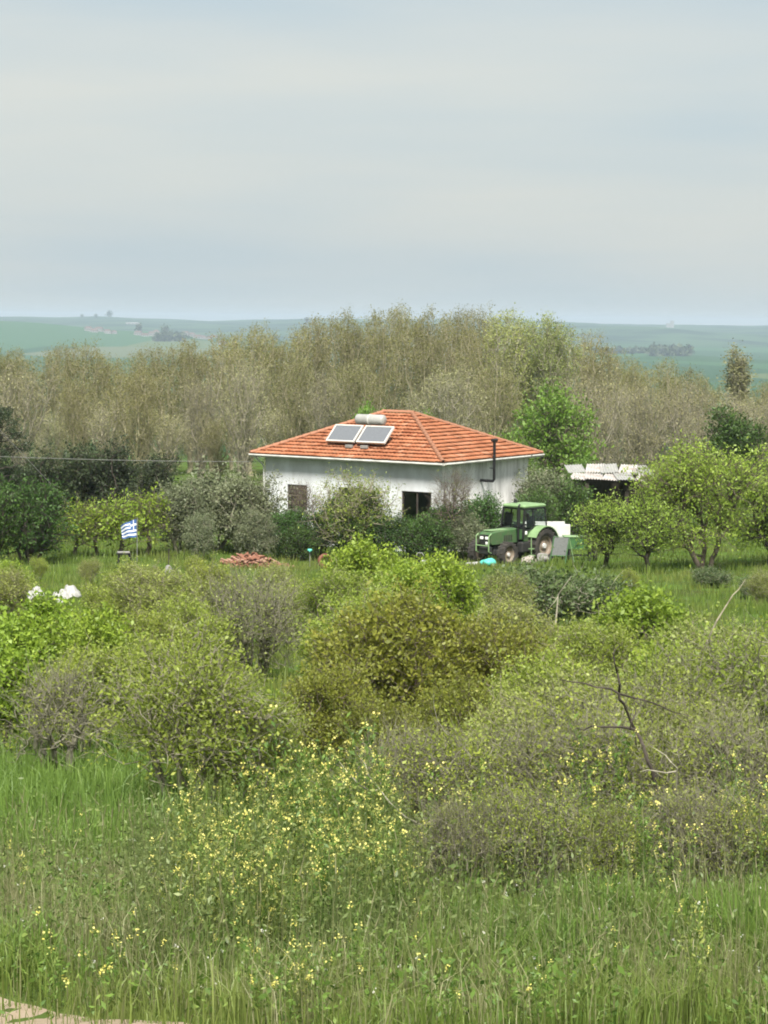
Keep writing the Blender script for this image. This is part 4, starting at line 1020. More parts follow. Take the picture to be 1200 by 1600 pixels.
# near shrubs
def shrub(seed, h, w, leaf, bark, n=900, leaf_n=9, leaf_s=.05, k=22, cs=.42, nst=6, twig_n=3, twig_L=.3, sig=.06, r_tip=.0035, base=.08, tr=.0035, flat=.75, shell=.45, up=.35, bf=.35, tone=.5, rp=.42):
    rg = rgn(seed); i, p = stems(nst, w * .26, h * .55, seed)
    pts = clumps(rg, n, (0, 0, h * (base + (1 - base) / 2)), (w / 2 * .85, w / 2 * .85, h * (1 - base) / 2 * .85), k, cs, shell, flat)
    pts = pts[pts[:, 2] > .12]
    return plant(seed, bark, leaf, i, p, pts, bf, .85, r_tip=r_tip, r_pow=rp, r_max=.06, wob=.1, twig_n=twig_n, twig_L=twig_L, twig_r=tr, twig_up=up, twig_out=.45, leaf_n=leaf_n, leaf_s=leaf_s, leaf_sig=sig, min_cnt_leaf=7, tone_clump=tone, aspect=.55)
PR['ochre0'] = shrub(300, 2.6, 3.2, LF['ochre'], BK['brown'], 1400, 25, .060, 46, .34, 7, 2, .34, .06)
PR['ochre1'] = shrub(301, 2.4, 2.8, LF['ochre'], BK['brown'], 1000, 24, .060, 32, .34, 6, 2, .34, .06)
PR['mid0'] = shrub(310, 2.3, 2.4, LF['mid'], BK['grey'], 1000, 19, .046, 34, .28, 7, 2, .32, .06, shell=.6)
PR['mid1'] = shrub(311, 2.3, 2.6, LF['mid'], BK['thicket'], 900, 24, .056, 30, .32, 6, 2, .34, .07, shell=.6)
PR['mid2'] = shrub(312, 2.0, 2.4, LF['pale'], BK['thicket'], 900, 19, .050, 30, .32, 7, 2, .36, .07, shell=.55)
PR['bright0'] = shrub(320, 2.8, 2.6, LF['bright'], BK['brown'], 850, 22, .085, 28, .34, 5, 1, .32, .09, shell=.6)
PR['bright1'] = shrub(321, 2.4, 2.6, LF['bright'], BK['brown'], 750, 22, .085, 24, .36, 5, 1, .32, .09, shell=.6)
PR['thick0'] = shrub(330, 1.7, 2.2, LF['mid'], BK['twig'], 900, 12, .040, 26, .30, 12, 2, .46, .06, .0045, .02, .0035, shell=.4, up=.25, bf=.3, tone=.7, rp=.49)
PR['thick1'] = shrub(331, 1.8, 2.4, LF['pale'], BK['twig'], 850, 10, .040, 24, .34, 12, 3, .55, .06, .0042, .02, .0034, shell=.4, up=.3, bf=.3, tone=.7, rp=.49)
PR['thick2'] = shrub(332, 2.3, 2.3, LF['mid'], BK['twig'], 1000, 15, .046, 26, .33, 10, 2, .46, .07, .0045, .03, .0035, shell=.45, up=.35, bf=.3, tone=.7, rp=.49)
PR['bareshrub'] = shrub(340, 2.3, 2.8, LF['pale'], BK['twig'], 600, 8, .05, 22, .45, 9, 3, .55, .1, .006, .05, .005, up=.6, shell=.6, rp=.5)
PR['baresmall'] = shrub(341, 1.8, 1.4, LF['mid'], BK['twig'], 300, 6, .045, 14, .36, 4, 3, .4, .06, .005, .15, .004, up=.5, rp=.5)
LF['bramble'] = mat_leaf('bramble_leaf', (0.045, 0.075, 0.028), (0.10, 0.14, 0.052), (0.15, 0.19, 0.08), .3, .15)
PR['bramble'] = shrub(350, 1.5, 2.8, LF['bramble'], BK['pale'], 1000, 16, .09, 26, .5, 8, 1, .35, .12, .006, .0, .006, shell=.5)

random.seed(77)
def row(lst, protos, name, text, catg, group, hp):
    out = []
    for k, (px, top, d, wf) in enumerate(lst):
        p = gx(px, d); h = at(px, top, d).z - p.z
        pr = protos[k % len(protos)]; s = h / (15 if pr.startswith('pop') else hp)
        out.append(put(PR[pr], name, 'x', catg, p, wf * (.55 + .45 * s), s, None, group))
    label_row(out, text); return out
# the poplar belt behind the house
tops = [(-40, 540), (-5, 538), (22, 552), (60, 562), (95, 545), (128, 541), (160, 556), (196, 566), (228, 550), (262, 548), (295, 540), (330, 534), (362, 526), (392, 515), (424, 528), (452, 526), (484, 508),
        (515, 500), (546, 496), (575, 498), (603, 489), (634, 486), (662, 488), (690, 500), (716, 490), (742, 488), (765, 506), (900, 530), (925, 540), (952, 560), (985, 572), (1020, 570), (1060, 578), (1100, 596), (1190, 604), (1230, 600)]
lst = [(px, t - 9, 208 + (k * 37 % 30), random.uniform(.85, 1.1)) for k, (px, t) in enumerate(tops)]
row(lst, ['poplar0', 'poplar1', 'poplar2', 'poplar3'], 'poplar_tree', 'olive-brown budding poplar in the belt behind the house, {} from the left', 'poplar', 'poplars in the belt behind the house', 15)
row([(790, 482, 196, 1.15), (824, 486, 199, 1.1), (852, 494, 197, 1.1), (878, 508, 200, 1.05)], ['popgreen0', 'popgreen1'], 'young_leaf_poplar', 'pale green poplar right of the roof ridge, {} of four from the left', 'poplar', 'pale green poplars', 15)
p = gx(1150, 240); put(PR['column'], 'columnar_poplar', 'lone pale columnar poplar at the right edge of the belt', 'poplar', p, 1.75, (at(1150, 540, 240).z - p.z) / 12)
wl_ = [(30, 572), (84, 640), (122, 590), (176, 632), (218, 574), (262, 636), (312, 588), (340, 648), (380, 560), (432, 628), (464, 560), (512, 590), (560, 560), (690, 560), (726, 600), (764, 556)]
row([(px, t, 172 + (k * 17 % 22), random.uniform(.85, 1.1)) for k, (px, t) in enumerate(wl_)], ['bare0', 'willow0', 'poplar1', 'bare1', 'poplar2', 'willow1', 'bare2', 'poplar3'], 'slender_tree', 'slender twiggy tree in front of the poplar belt, {} from the left', 'tree', 'slender trees before the poplar belt', 10.5)
row([(px, t, 166 + (k * 13 % 20), 1.0) for k, (px, t) in enumerate([(930, 572), (962, 622), (996, 588), (1030, 630), (1066, 592), (1104, 636), (1160, 606), (1198, 632)])], ['bare0', 'bare1', 'bare2'],
    'bare_tree', 'bare grey tree behind the shed, {} from the left', 'bare tree', 'bare trees behind the shed', 11)
# trees about the yard
def tree(pr, hp, name, label, catg, px, top, d, wf=1.0, group=None, rz=None, bush=False):
    p = gx(px, d); s = (at(px, top, d).z - p.z) / hp
    return put(PR[pr], name, label, catg, p, s * wf, s, rz, group, bush)
tree('broad0', 8.6, 'broadleaf_tree', 'fresh green leafy tree rising right of the roof', 'tree', 868, 594, 136, 1.0)
tree('broad1', 8.0, 'broadleaf_tree', 'smaller green tree between the roof hip and the taller tree', 'tree', 790, 652, 132, .85)
tree('broad1', 8.0, 'broadleaf_tree', 'green treetop showing above the roof ridge at left', 'tree', 578, 608, 131, .5)
tree('broad0', 8.6, 'broadleaf_tree', 'green treetop just behind the right slope of the roof ridge', 'tree', 662, 640, 133, .5)
tree('broad1', 8.0, 'broadleaf_tree', 'bright green low tree left of the shed roof', 'tree', 905, 700, 124, .75)
tree('round', 7.0, 'round_tree', 'round dark green tree behind the pale trees at right', 'tree', 1150, 640, 126, 1.05)
tree('yard0', 6.4, 'yard_tree', 'spreading light green tree with forked dark trunks on the right lawn', 'tree', 1098, 664, 98, 1.0, rz=.4)
tree('yard1', 3.9, 'yard_tree', 'light green leafy tree at the right edge beside the spreading one', 'tree', 1200, 720, 101, 1.0, rz=2.4)
tree('yard1', 3.9, 'small_tree', 'small thin-trunked light green tree left of the spreading tree', 'tree', 1012, 766, 95.5, .95, rz=1.0)
tree('yard1', 3.9, 'pale_bush', 'pale yellow-green bush at the right end of the parked machines', 'bush', 944, 768, 98, .95, rz=3.3, bush=True)
tree('thin', 4.6, 'thin_tree', 'thin-leaved tree before the middle of the white front wall', 'tree', 552, 730, 103.5, .95)
tree('baretree', 5.2, 'bare_yard_tree', 'bare pale tree at the near house corner', 'bare tree', 704, 722, 103.5, .9, rz=.7)
tree('baretree', 5.2, 'bare_yard_tree', 'small bare tree before the left part of the front wall', 'bare tree', 476, 742, 105, .7, rz=2.2)
for px, top, d, wf, pr, hp, lab in ((455, 796, 104.5, 1.1, 'deepbush', 4.0, 'dark shrub under the shuttered window'), (552, 768, 103.9, 1.05, 'deepbush', 4.0, 'dense green shrub under the thin-leaved tree'), (600, 802, 103.4, 1.1, 'deepbush', 4.0, 'low green shrub between the thin-leaved tree and the wide window'), (470, 822, 103.2, 1.1, 'deepbush', 4.0, 'low green shrub in front of the shuttered window shrub'), (672, 804, 103.2, 1.1, 'deepbush', 4.0, 'low green shrub left of the bare corner tree'),
        (500, 800, 104.6, 1.0, 'dark1', 5.2, 'dark shrub left of the thin-leaved tree'), (642, 812, 104, 1.2, 'deepbush', 4.0, 'green shrub under the wide dark window'), (700, 786, 104.4, 1.0, 'deepbush', 4.0, 'green shrub at the foot of the bare corner tree'),
        (752, 774, 105.8, .95, 'deepbush', 4.0, 'green shrub just left of the tractor bonnet'), (730, 800, 103.5, 1.0, 'olive1', 4.2, 'grey-green shrub in front of the tractor nose'),
        (850, 728, 113, .95, 'olive0', 4.6, 'olive-green tree at the far right house corner'), (888, 752, 112, .9, 'deepbush', 4.0, 'dark green bush between the house and the shed'), (836, 765, 109, .8, 'deepbush', 4.0, 'bush hiding the foot of the streaked side wall')):
    tree(pr, hp, 'yard_shrub', lab, 'shrub', px, top, d, wf, 'shrubs against the house', bush=True)
tree('pine', 6.9, 'pine_tree', 'dark pine with spread tiers at the left edge', 'pine', -8, 634, 121, .85)
for px, top, d, wf, pr, lab in ((70, 700, 126, 1.0, 'dark0', 'left part of the dark evergreen thicket below the slender trees'), (125, 690, 127, 1.05, 'dark1', 'middle part of the dark evergreen thicket below the slender trees'),
        (185, 688, 126, 1.0, 'dark0', 'right part of the dark evergreen thicket below the slender trees'), (240, 706, 124, .9, 'dark1', 'dark evergreen bush between the thicket and the olives'), (20, 720, 124, .9, 'dark1', 'dark evergreen bush at the foot of the pine')):
    tree(pr, 5.4, 'evergreen_bush', lab, 'bush', px, top, d, wf, 'dark evergreen thicket', bush=True)
for px, top, d, wf, pr, lab in ((282, 752, 107, 1.0, 'olive0', 'leftmost grey-green olive tree beside the flag'), (335, 722, 109, 1.1, 'olive1', 'tallest grey-green olive tree left of the house'),
        (384, 738, 107, 1.0, 'olive0', 'grey-green olive tree against the left house wall'), (400, 792, 103, 1.0, 'olive1', 'low olive tree in front of the left house corner'), (312, 800, 102.5, .8, 'olive0', 'low olive bush behind the tile heap')):
    tree(pr, 4.5, 'olive_tree', lab, 'olive tree', px, top, d, wf, 'olive trees left of the house')
tree('deepbush', 4.0, 'hedge_bush', 'dense deep green bush at the left edge by the lawn', 'bush', 48, 750, 99, 1.0, rz=.3, bush=True)
tree('deepbush', 4.0, 'hedge_bush', 'lower part of the dense green bush cut by the left edge', 'bush', -20, 760, 98, 1.0, rz=2.3, bush=True)
for px, top, d, lab in ((118, 775, 103, 'yellow-green sapling next to the deep green left bush'), (150, 782, 104, 'yellow-green sapling behind and left of the flag'), (186, 772, 104, 'yellow-green sapling right behind the flag'), (228, 762, 105, 'tallest yellow-green sapling right of the flag')):
    tree('sapling', 3.0, 'sapling', lab, 'sapling', px, top, d, 1.1, 'yellow-green saplings round the flag')

# shrubs of the near slope, far to near
SH = [('mid1', 2.3, 'yellow-green shrub below the tile heap, left side', 335, 872, 64, .9), ('mid2', 2.0, 'pale shrub just under the right end of the tile heap', 430, 876, 66, .9), ('mid1', 2.3, 'olive shrub under the flag stool', 195, 874, 66, .9), ('bright1', 2.4, 'bright shrub left of the white plastic sheeting', 20, 876, 68, .9), ('mid2', 2.0, 'pale shrub on the slope right of the teal sack', 790, 890, 63, .9), ('mid2', 2.0, 'pale shrub on the slope beyond the right edge', 1330, 930, 45, 1.2), ('mid1', 2.3, 'green shrub on the slope beyond the right edge', 1300, 1020, 30, 1.1), ('mid1', 2.3, 'green shrub on the slope beyond the left edge', -150, 960, 40, 1.2),
      ('mid1', 2.3, 'low shrub on the left lawn below the deep green bush', 60, 868, 86, .8), ('mid2', 2.0, 'low pale shrub on the lawn left of the flag stool', 140, 872, 84, .8), ('mid1', 2.3, 'low shrub on the lawn right of the garden post', 305, 866, 88, .8), ('mid2', 2.0, 'low pale shrub below the garden post', 235, 882, 80, .8), ('bramble', 1.5, 'dark low bramble on the right lawn under the spreading tree', 1110, 888, 86, 1.2), ('bramble', 1.5, 'dark low bramble near the right edge of the lawn', 1180, 902, 80, .9), ('mid2', 2.0, 'low dry shrub at the right edge of the lawn', 1190, 890, 76, 1.0), ('mid1', 2.3, 'low green shrub on the lawn below the small thin-trunked tree', 985, 886, 80, .7),
      ('mid1', 2.3, 'green shrub left of the bare brown shrub', 300, 925, 47, .9), ('bright1', 2.4, 'yellow-green bush between the yard centre bush and the teal sack', 640, 880, 57, .9),
      ('mid1', 2.3, 'green shrub below the bright yard bush', 560, 925, 42, 1.0), ('mid1', 2.3, 'green shrub low in front of the left bright bush', 130, 1000, 34, 1.1), ('bright1', 2.4, 'bright bush at the left edge below the white plastic', -10, 990, 34, .9),
      ('mid1', 2.3, 'yellow-green shrub just right of the left bright bushes', 215, 945, 44, 1.0), ('ochre0', 2.6, 'olive bush low between the centre bush and the thicket', 720, 1050, 28.5, .85), ('ochre1', 2.4, 'olive bush below the centre bush at its left foot', 590, 1085, 27.5, .85),
      ('mid1', 2.3, 'light green shrub left of the right bright bush', 930, 960, 38, .95), ('mid2', 2.0, 'pale shrub right of the bright slope bush', 1110, 965, 41, 1.1), ('mid1', 2.3, 'green shrub between the two tall right thickets', 1105, 1010, 31, 1.0), ('mid2', 2.0, 'pale green shrub behind the dead branch', 930, 1045, 29, 1.1), ('mid2', 2.0, 'pale green shrub at the foot of the right tall thicket', 1090, 1090, 24, 1.0),
      ('bright0', 2.8, 'bright yellow-green bush just below the yard centre', 580, 833, 61, 1.05), ('bright1', 2.4, 'bright yellow-green bush left of the teal sack', 690, 864, 59, 1.0),
      ('mid1', 2.3, 'olive shrub under the bright yard bush', 520, 880, 55, 1.0), ('mid2', 2.0, 'pale shrub below the tile heap', 450, 905, 57, 1.0), ('bramble', 1.5, 'dark green bramble mound right of centre below the tractor', 845, 888, 66, 1.15),
      ('bramble', 1.5, 'dark bramble at the foot of the right lawn', 935, 905, 67, .9), ('mid2', 2.0, 'olive shrub with dark branches below the flag', 245, 880, 58, 1.2), ('mid1', 2.3, 'green shrub around the white plastic sheeting', 165, 908, 58.5, .9), ('mid2', 2.0, 'pale shrub at the left edge above the bright bush', -5, 880, 62, 1.1),
      ('bareshrub', 2.3, 'bare brown shrub with dark branches left of centre', 395, 892, 48, 1.0), ('mid1', 2.3, 'grey-green shrub between the bare shrub and the ochre bush', 590, 905, 46, 1.0), ('mid2', 2.0, 'pale olive shrub behind the right of the ochre bush', 790, 930, 50, 1.1),
      ('bright0', 2.8, 'bright green bush filling the left edge', 20, 926, 40, 1.1), ('bright1', 2.4, 'bright green bush right of the left-edge bush', 165, 952, 39, .9), ('mid1', 2.3, 'light green shrub above the left grey-branched bush', 270, 985, 36, .95),
      ('bright1', 2.4, 'bright yellow-green bush on the right slope', 1010, 918, 43, 1.05), ('mid2', 2.0, 'olive shrub left of the right bright bush', 890, 965, 41, 1.0), ('mid1', 2.3, 'yellow-green shrub at the right edge', 1180, 990, 38, 1.0), ('bright1', 2.4, 'small bright shrub among the right thicket', 1040, 1000, 33, .75),
      ('ochre0', 2.6, 'large dense olive-brown bush in the centre', 640, 908, 33.5, 1.0), ('ochre1', 2.4, 'olive-brown bush joined to the right of the large one', 780, 965, 33, .95), ('ochre1', 2.4, 'olive-green bush at the lower left of the large centre bush', 520, 1030, 31, .95),
      ('mid1', 2.3, 'olive shrub right of the centre bushes', 870, 1010, 31, .95), ('baresmall', 1.8, 'small bare grey shrub at the left', 88, 1028, 30, 1.1),
      ('mid0', 2.3, 'broad yellow-green bush with grey branches at the left', 292, 975, 25.2, 1.05), ('mid0', 2.3, 'yellow-green bush leaning right of the left grey-branched bush', 400, 1060, 25.6, .85),
      ('thick2', 2.3, 'tall grey twiggy thicket at the right edge', 1160, 965, 27, 1.1), ('thick2', 2.3, 'tall grey twiggy thicket left of the right-edge one', 1050, 1010, 26, 1.0), ('thick0', 1.7, 'twiggy thicket below the right bright shrub', 950, 1070, 25, 1.1), ('mid2', 2.0, 'pale leafy thicket below the olive-brown bushes', 800, 1085, 25, 1.0),
      ('thick1', 1.8, 'grey bramble thicket right of the mustard patch', 640, 1140, 20.2, 1.0), ('thick0', 1.7, 'grey thicket in the middle of the lower right', 770, 1130, 20.0, 1.05), ('thick1', 1.8, 'grey thicket under the dark bent dead branch', 900, 1120, 19.7, 1.0), ('thick0', 1.7, 'grey thicket right of the dead branch', 1020, 1120, 19.8, 1.05), ('thick1', 1.8, 'grey thicket at the lower right edge', 1150, 1110, 19.6, 1.1),
      ('thick0', 1.7, 'low grey thicket at the foot of the bent dead branch', 840, 1225, 17.8, .85), ('thick1', 1.8, 'low grey thicket between the dead branch and the right edge', 1080, 1220, 17.7, .85), ('thick0', 1.7, 'lowest grey thicket near the right edge above the tall grass', 1180, 1240, 17.6, .85), ('thick2', 2.3, 'low leafy thicket below the dark bent branch', 960, 1240, 17.6, .85), ('thick1', 1.8, 'low grey thicket just right of the mustard patch', 715, 1240, 17.9, .8)]
for pr, hp, lab, px, top, d, wf in SH:
    tree(pr, hp, 'thicket_shrub' if pr.startswith('thick') else 'shrub', lab, 'shrub', px, top, d, wf, 'shrubs of the near slope', bush=True)

# dead branches
def dead(name, label, d, lines, mat, r0):
    o = None; base = None
    e = None
    for k, (pts, r_, dd) in enumerate(lines):
        P = [at(px, py, d + dd + .12 * math.sin(i * 1.9 + k)) for i, (px, py) in enumerate(pts)]
        Q = []
        for i in range(len(P) - 1):
            for t in (0, .5): Q.append(P[i].lerp(P[i + 1], t) + (Vector((random.gauss(0, .012), random.gauss(0, .03), random.gauss(0, .012))) if t else Vector()))
        Q.append(P[-1])
        if e is None:
            base = Q[0]; e = empty(name, base); tag(e, label, 'dead branch')
        q = MB(); n_ = len(Q); q.tube([p - base for p in Q], [r_ * (1 - .75 * i / (n_ - 1)) for i in range(n_)], 6); q.build('limb', mat, e)
dead('dead_branch', 'dark crooked dead branch standing out of the right thicket', 18.9,
     [([(1030, 1375), (1035, 1290), (1020, 1205), (1005, 1165), (992, 1140), (975, 1100), (967, 1084), (945, 1075), (915, 1068), (875, 1062)], .021, 0),
      ([(967, 1084), (964, 1050), (958, 1022), (968, 1008)], .012, .1), ([(992, 1140), (960, 1136), (925, 1134), (900, 1138)], .014, -.1), ([(967, 1084), (1010, 1095), (1050, 1112), (1080, 1120)], .011, .15), ([(985, 1138), (993, 1115), (990, 1095)], .009, .05)], BK['dark'], .03)
dead('fallen_branch', 'pale bare branch sloping down through the lower right thicket', 18.4,
     [([(1170, 1372), (1120, 1340), (1060, 1318), (1010, 1285), (975, 1250), (950, 1240)], .011, 0), ([(1010, 1285), (1060, 1250), (1075, 1245)], .009, .1)], BK['pale'], .02)
dead('arched_branch', 'pale arched dead stem beside the dark crooked branch', 18.5,
     [([(1045, 1380), (1060, 1260), (1058, 1200), (1040, 1180), (1015, 1165)], .009, 0), ([(1058, 1205), (1020, 1204), (1000, 1206)], .008, .05)], BK['pale'], .014)
dead('tall_dead_stem', 'thin dead stem curving up beside the right bright bush', 30,
     [([(1150, 1180), (1120, 1080), (1108, 1020), (1100, 985)], .022, 0), ([(1095, 1160), (1090, 1030), (1120, 970), (1145, 930), (1165, 905)], .02, .2), ([(1120, 1130), (1150, 1090), (1195, 1110)], .015, .1)], BK['thicket'], .02)
dead('leaning_branch', 'pale dead branch low at the left of the grey thicket', 18.4,
     [([(720, 1330), (660, 1290), (610, 1255), (575, 1210), (560, 1180)], .010, 0), ([(660, 1290), (690, 1278), (725, 1274)], .009, .05), ([(590, 1235), (560, 1225), (530, 1190)], .009, -.05)], BK['pale'], .018)
dead('dry_stalk', 'forked pale dry stalk above the dark bramble mound', 64,
     [([(868, 975), (872, 930), (893, 900)], .03, 0), ([(832, 975), (826, 945), (812, 915)], .022, .1), ([(872, 932), (858, 950)], .014, 0)], BK['pale'], .03)

# far woods that read as one mass, and single horizon trees
def wood_mass(name, label, px0, px1, py, hgt, n, leaf, seed, size):
    rg = rgn(seed); P = []
    for k in range(n):
        px = px0 + (px1 - px0) * rg.random(); p = hit(px, py + rg.normal(0, .6), 300)
        c = np.array(p) + np.array([0, 0, hgt * .5]); q = rg.normal(size=(60, 3)) * np.array([hgt * .35, hgt * .35, hgt * .26]) * rg.uniform(.7, 1.2); P.append(c + q)
    P = np.concatenate(P); b = P.mean(0); Vv, Fq = leaves(P - b, size, rg, .8)
    o = link(name, np_mesh(name, Vv, Fq, leaf, rg.random(len(P))), None, tuple(b)); tag(o, label, 'wood', kind='stuff')
wood_mass('far_grove', 'dark hazy pine grove on the right plain', 1018, 1076, 556, 17, 34, LF['dark'], 1, 6)
wood_mass('far_grove', 'dark blue hazy grove beside the far village', 246, 284, 533, 15, 26, LF['dark'], 2, 6)
wood_mass('far_hedgerow', 'long dark hedgerow on the right plain', 930, 1015, 552, 9, 30, LF['dark'], 3, 5)
for px, py, hh, lab in ((171, 497, 26, 'lone dark tree on the left skyline'), (150, 497, 15, 'low tree clump left of the lone skyline tree'), (128, 497, 14, 'leftmost low tree clump on the skyline'), (258, 524, 22, 'tall dark tree by the far village'), (217, 520, 20, 'dark tree left of the far village grove'), (480, 505, 20, 'faint skyline tree above the poplar belt')):
    p = hit(px, py, 300); rg = rgn(px); P = np.array([0, 0, hh * .6]) + rg.normal(size=(160, 3)) * np.array([hh * .2, hh * .2, hh * .2])
    e = empty('skyline_tree', p); tag(e, lab, 'tree', 'trees on the far skyline')
    q = MB(); q.tube([(0, 0, -1), (0, 0, hh * .6)], [hh * .04, hh * .02], 6); q.build('trunk', BK['dark'], e)
    Vv, Fq = leaves(P, hh * .22, rg, .8); link('crown', np_mesh('crown', Vv, Fq, LF['dark'], rg.random(len(P))), e)
# ------------------------------------------------------------------ grasses and flowers
LF['grass'] = mat_leaf('meadow_grass', (0.065, 0.105, 0.02), (0.15, 0.205, 0.042), (0.24, 0.28, 0.09), .35, 0.0, .7, (0.12, 0.145, 0.04), .5)
LF['lush'] = mat_leaf('lush_tall_grass', (0.06, 0.11, 0.02), (0.135, 0.21, 0.042), (0.26, 0.33, 0.12), .35, 0.0)
LF['dry'] = mat_leaf('dry_grey_grass', (0.12, 0.125, 0.055), (0.215, 0.215, 0.11), (0.31, 0.295, 0.18), .3, 0.0)
LF['turf'] = mat_leaf('slope_grass', (0.05, 0.09, 0.016), (0.125, 0.18, 0.03), (0.20, 0.235, 0.065), .35, 0.0, .8, (0.14, 0.155, 0.04), .22)
LF['herb'] = mat_leaf('low_herb_leaf', (0.05, 0.10, 0.018), (0.125, 0.20, 0.036), (0.20, 0.26, 0.07), .35, 0.0)
LF['yellow'] = mat_leaf('mustard_petal', (0.52, 0.47, 0.10), (0.64, 0.60, 0.22), None, .3, .08, gloss=.02)
LF['white'] = mat_leaf('white_petal', (0.4, 0.4, 0.33), (0.5, 0.5, 0.45), None, .3, .05)
def blades(P, h, w, rg, bend=.45):
    n = len(P); a = rg.random(n) * 6.283; ld = np.stack([np.cos(a), np.sin(a), np.zeros(n)], 1); b = rg.random(n) * 6.283
    sd = np.stack([np.cos(b), np.sin(b), np.zeros(n)], 1) * (w * rg.uniform(.6, 1.3, n))[:, None] * .5
    hh = (h * rg.uniform(.45, 1.25, n))[:, None]; k = (bend * rg.random(n) ** 1.3)[:, None]
    up = np.array([0, 0, 1.0])
    p1 = P + up * hh * .55 + ld * hh * k * .22; p2 = P + up * hh * (.98 - k * .45) + ld * hh * k * .95
    V = np.stack([P - sd, P + sd, p1 + sd * .8, p1 - sd * .8, p2 + sd * .12, p2 - sd * .12], 1).reshape(-1, 3)
    o = (np.arange(n) * 6)[:, None]
    Fq = np.concatenate([o + np.array([[0, 1, 2, 3]]), o + np.array([[3, 2, 4, 5]])], 1).reshape(-1, 4)
    return V, Fq
def scatter(rg, n, y0, y1, pad=1.25, tuft=0.0, sig=.05):
    y = np.sqrt(rg.uniform(y0 ** 2, y1 ** 2, n)); x = rg.uniform(-1, 1, n) * y * .176 * pad
    if tuft > 0:                                  # draw part of the blades together into tufts
        m = max(1, n // 26); i = rg.integers(0, m, n); t = rg.random(n) < tuft
        s_ = sig * y / 14; x = np.where(t, x[i] + rg.normal(0, 1, n) * s_, x); y = np.where(t, y[i] + rg.normal(0, 1, n) * s_, y)
    return x, y
def noise2(x, y, s, ph):
    return (np.sin(x * s + ph) * np.sin(y * s * .8 + ph * 1.7) + .6 * np.sin(x * s * 2.1 + y * s * 1.3 + ph * 2.9) + .4 * np.sin(x * s * 3.7 - y * s * 3.1 + ph)) / 2
def sod(name, label, mat, seed, n, y0, y1, h, w, mask, bend=.45, pad=1.65, hvar=None):
    rg = rgn(seed); n = int(n * 1.3); x, y = scatter(rg, n, y0, y1, pad, .55); z = H(x, y)
    P = np.stack([x, y, z - .01], 1); px, py = project(P)
    k = mask(px, py, x, y, rg); P = P[k]
    hh = np.full(len(P), h) * np.where((P[:, 1] > 16.4) & (P[:, 1] < 21) & (y1 <= 21), .6, 1.0) * np.clip(1 + .55 * noise2(P[:, 0], P[:, 1], 2.3 if y1 < 40 else .9, seed) + .35 * noise2(P[:, 0], P[:, 1], 7.0, seed + 3), .35, 2)
    if hvar is not None: hh = hh * hvar(P)
    V, Fq = blades(P, hh, np.full(len(P), w), rg, bend)
    t = np.clip(rg.random(len(P)) * .6 + .2 + .25 * noise2(P[:, 0], P[:, 1], 1.1, seed + 1), 0, 1)
    o = link(name, np_mesh(name, V, Fq, mat, np.repeat(t, 2))); tag(o, label, 'grass', kind='stuff')
notpath = lambda x, y, rg: (~on_path(x, y)) | (rg.random(len(x)) < .06)
isdry = lambda px, py: (px + 60 * np.sin(py / 31) + 40 * np.sin(px / 17 + py / 11) < 300) & (py + 30 * np.sin(px / 37) + 22 * np.sin(px / 13 + 1) > 1345) & (py + 25 * np.sin(px / 29) < 1530)
sod('meadow_grass', 'mixed green meadow grass across the foreground', LF['grass'], 1, 48000, 11.5, 21, .30, .0085, lambda px, py, x, y, rg: notpath(x, y, rg) & ((~isdry(px, py)) | (rg.random(len(x)) < .55)), .75)
sod('dry_grass', 'greyish dry grass at the lower left', LF['dry'], 2, 56000, 11.5, 21, .42, .006, lambda px, py, x, y, rg: notpath(x, y, rg) & (rg.random(len(x)) < np.where(isdry(px, py), .65, .24)), .8)
sod('lush_grass', 'tall lush green grass below the right thicket', LF['lush'], 3, 60000, 13.6, 16.3, .36, .012, lambda px, py, x, y, rg: (rg.random(len(x)) < np.where((px > 560 + 40 * np.sin(py / 15)) & (py < 1500 + 40 * np.sin(px / 60)), .5, .06) + np.where((px > 250) & (px <= 560) & (py > 1400) & (py < 1500), .12, 0)), .6)
sod('lush_grass', 'tall bright green grass left of the grey-branched bush', LF['lush'], 4, 48000, 20.5, 32, .42, .013, lambda px, py, x, y, rg: (px + 40 * np.sin(py / 19) < 290) & (rg.random(len(x)) < .8), .6)
sod('shade_grass', 'grass between the near shrubs', LF['grass'], 5, 18000, 20.5, 34, .4, .012, lambda px, py, x, y, rg: px >= 270)
sod('slope_grass', 'green grass on the slope below the yard', LF['turf'], 6, 36000, 33, 75, .36, .026, lambda px, py, x, y, rg: px > -200)
sod('yard_grass', 'green lawn grass round the house and tractor', LF['turf'], 7, 36000, 74, 118, .34, .036, lambda px, py, x, y, rg: ~((np.abs(px - 700) < 80) & (y > 106)))
sod('rough_grass', 'rough grass beyond the yard', LF['turf'], 8, 8000, 118, 190, .6, .08, lambda px, py, x, y, rg: px > -300)
def path_edge(x, y):
    w = (x - pa.x) * pnor.x + (y - pa.y) * pnor.y
    return np.abs(w + .02) < .16
sod('verge_grass', 'ragged grass along the edge of the sandy path', LF['grass'], 9, 22000, 11.8, 15.5, .13, .007, lambda px, py, x, y, rg: path_edge(x, y), .8)
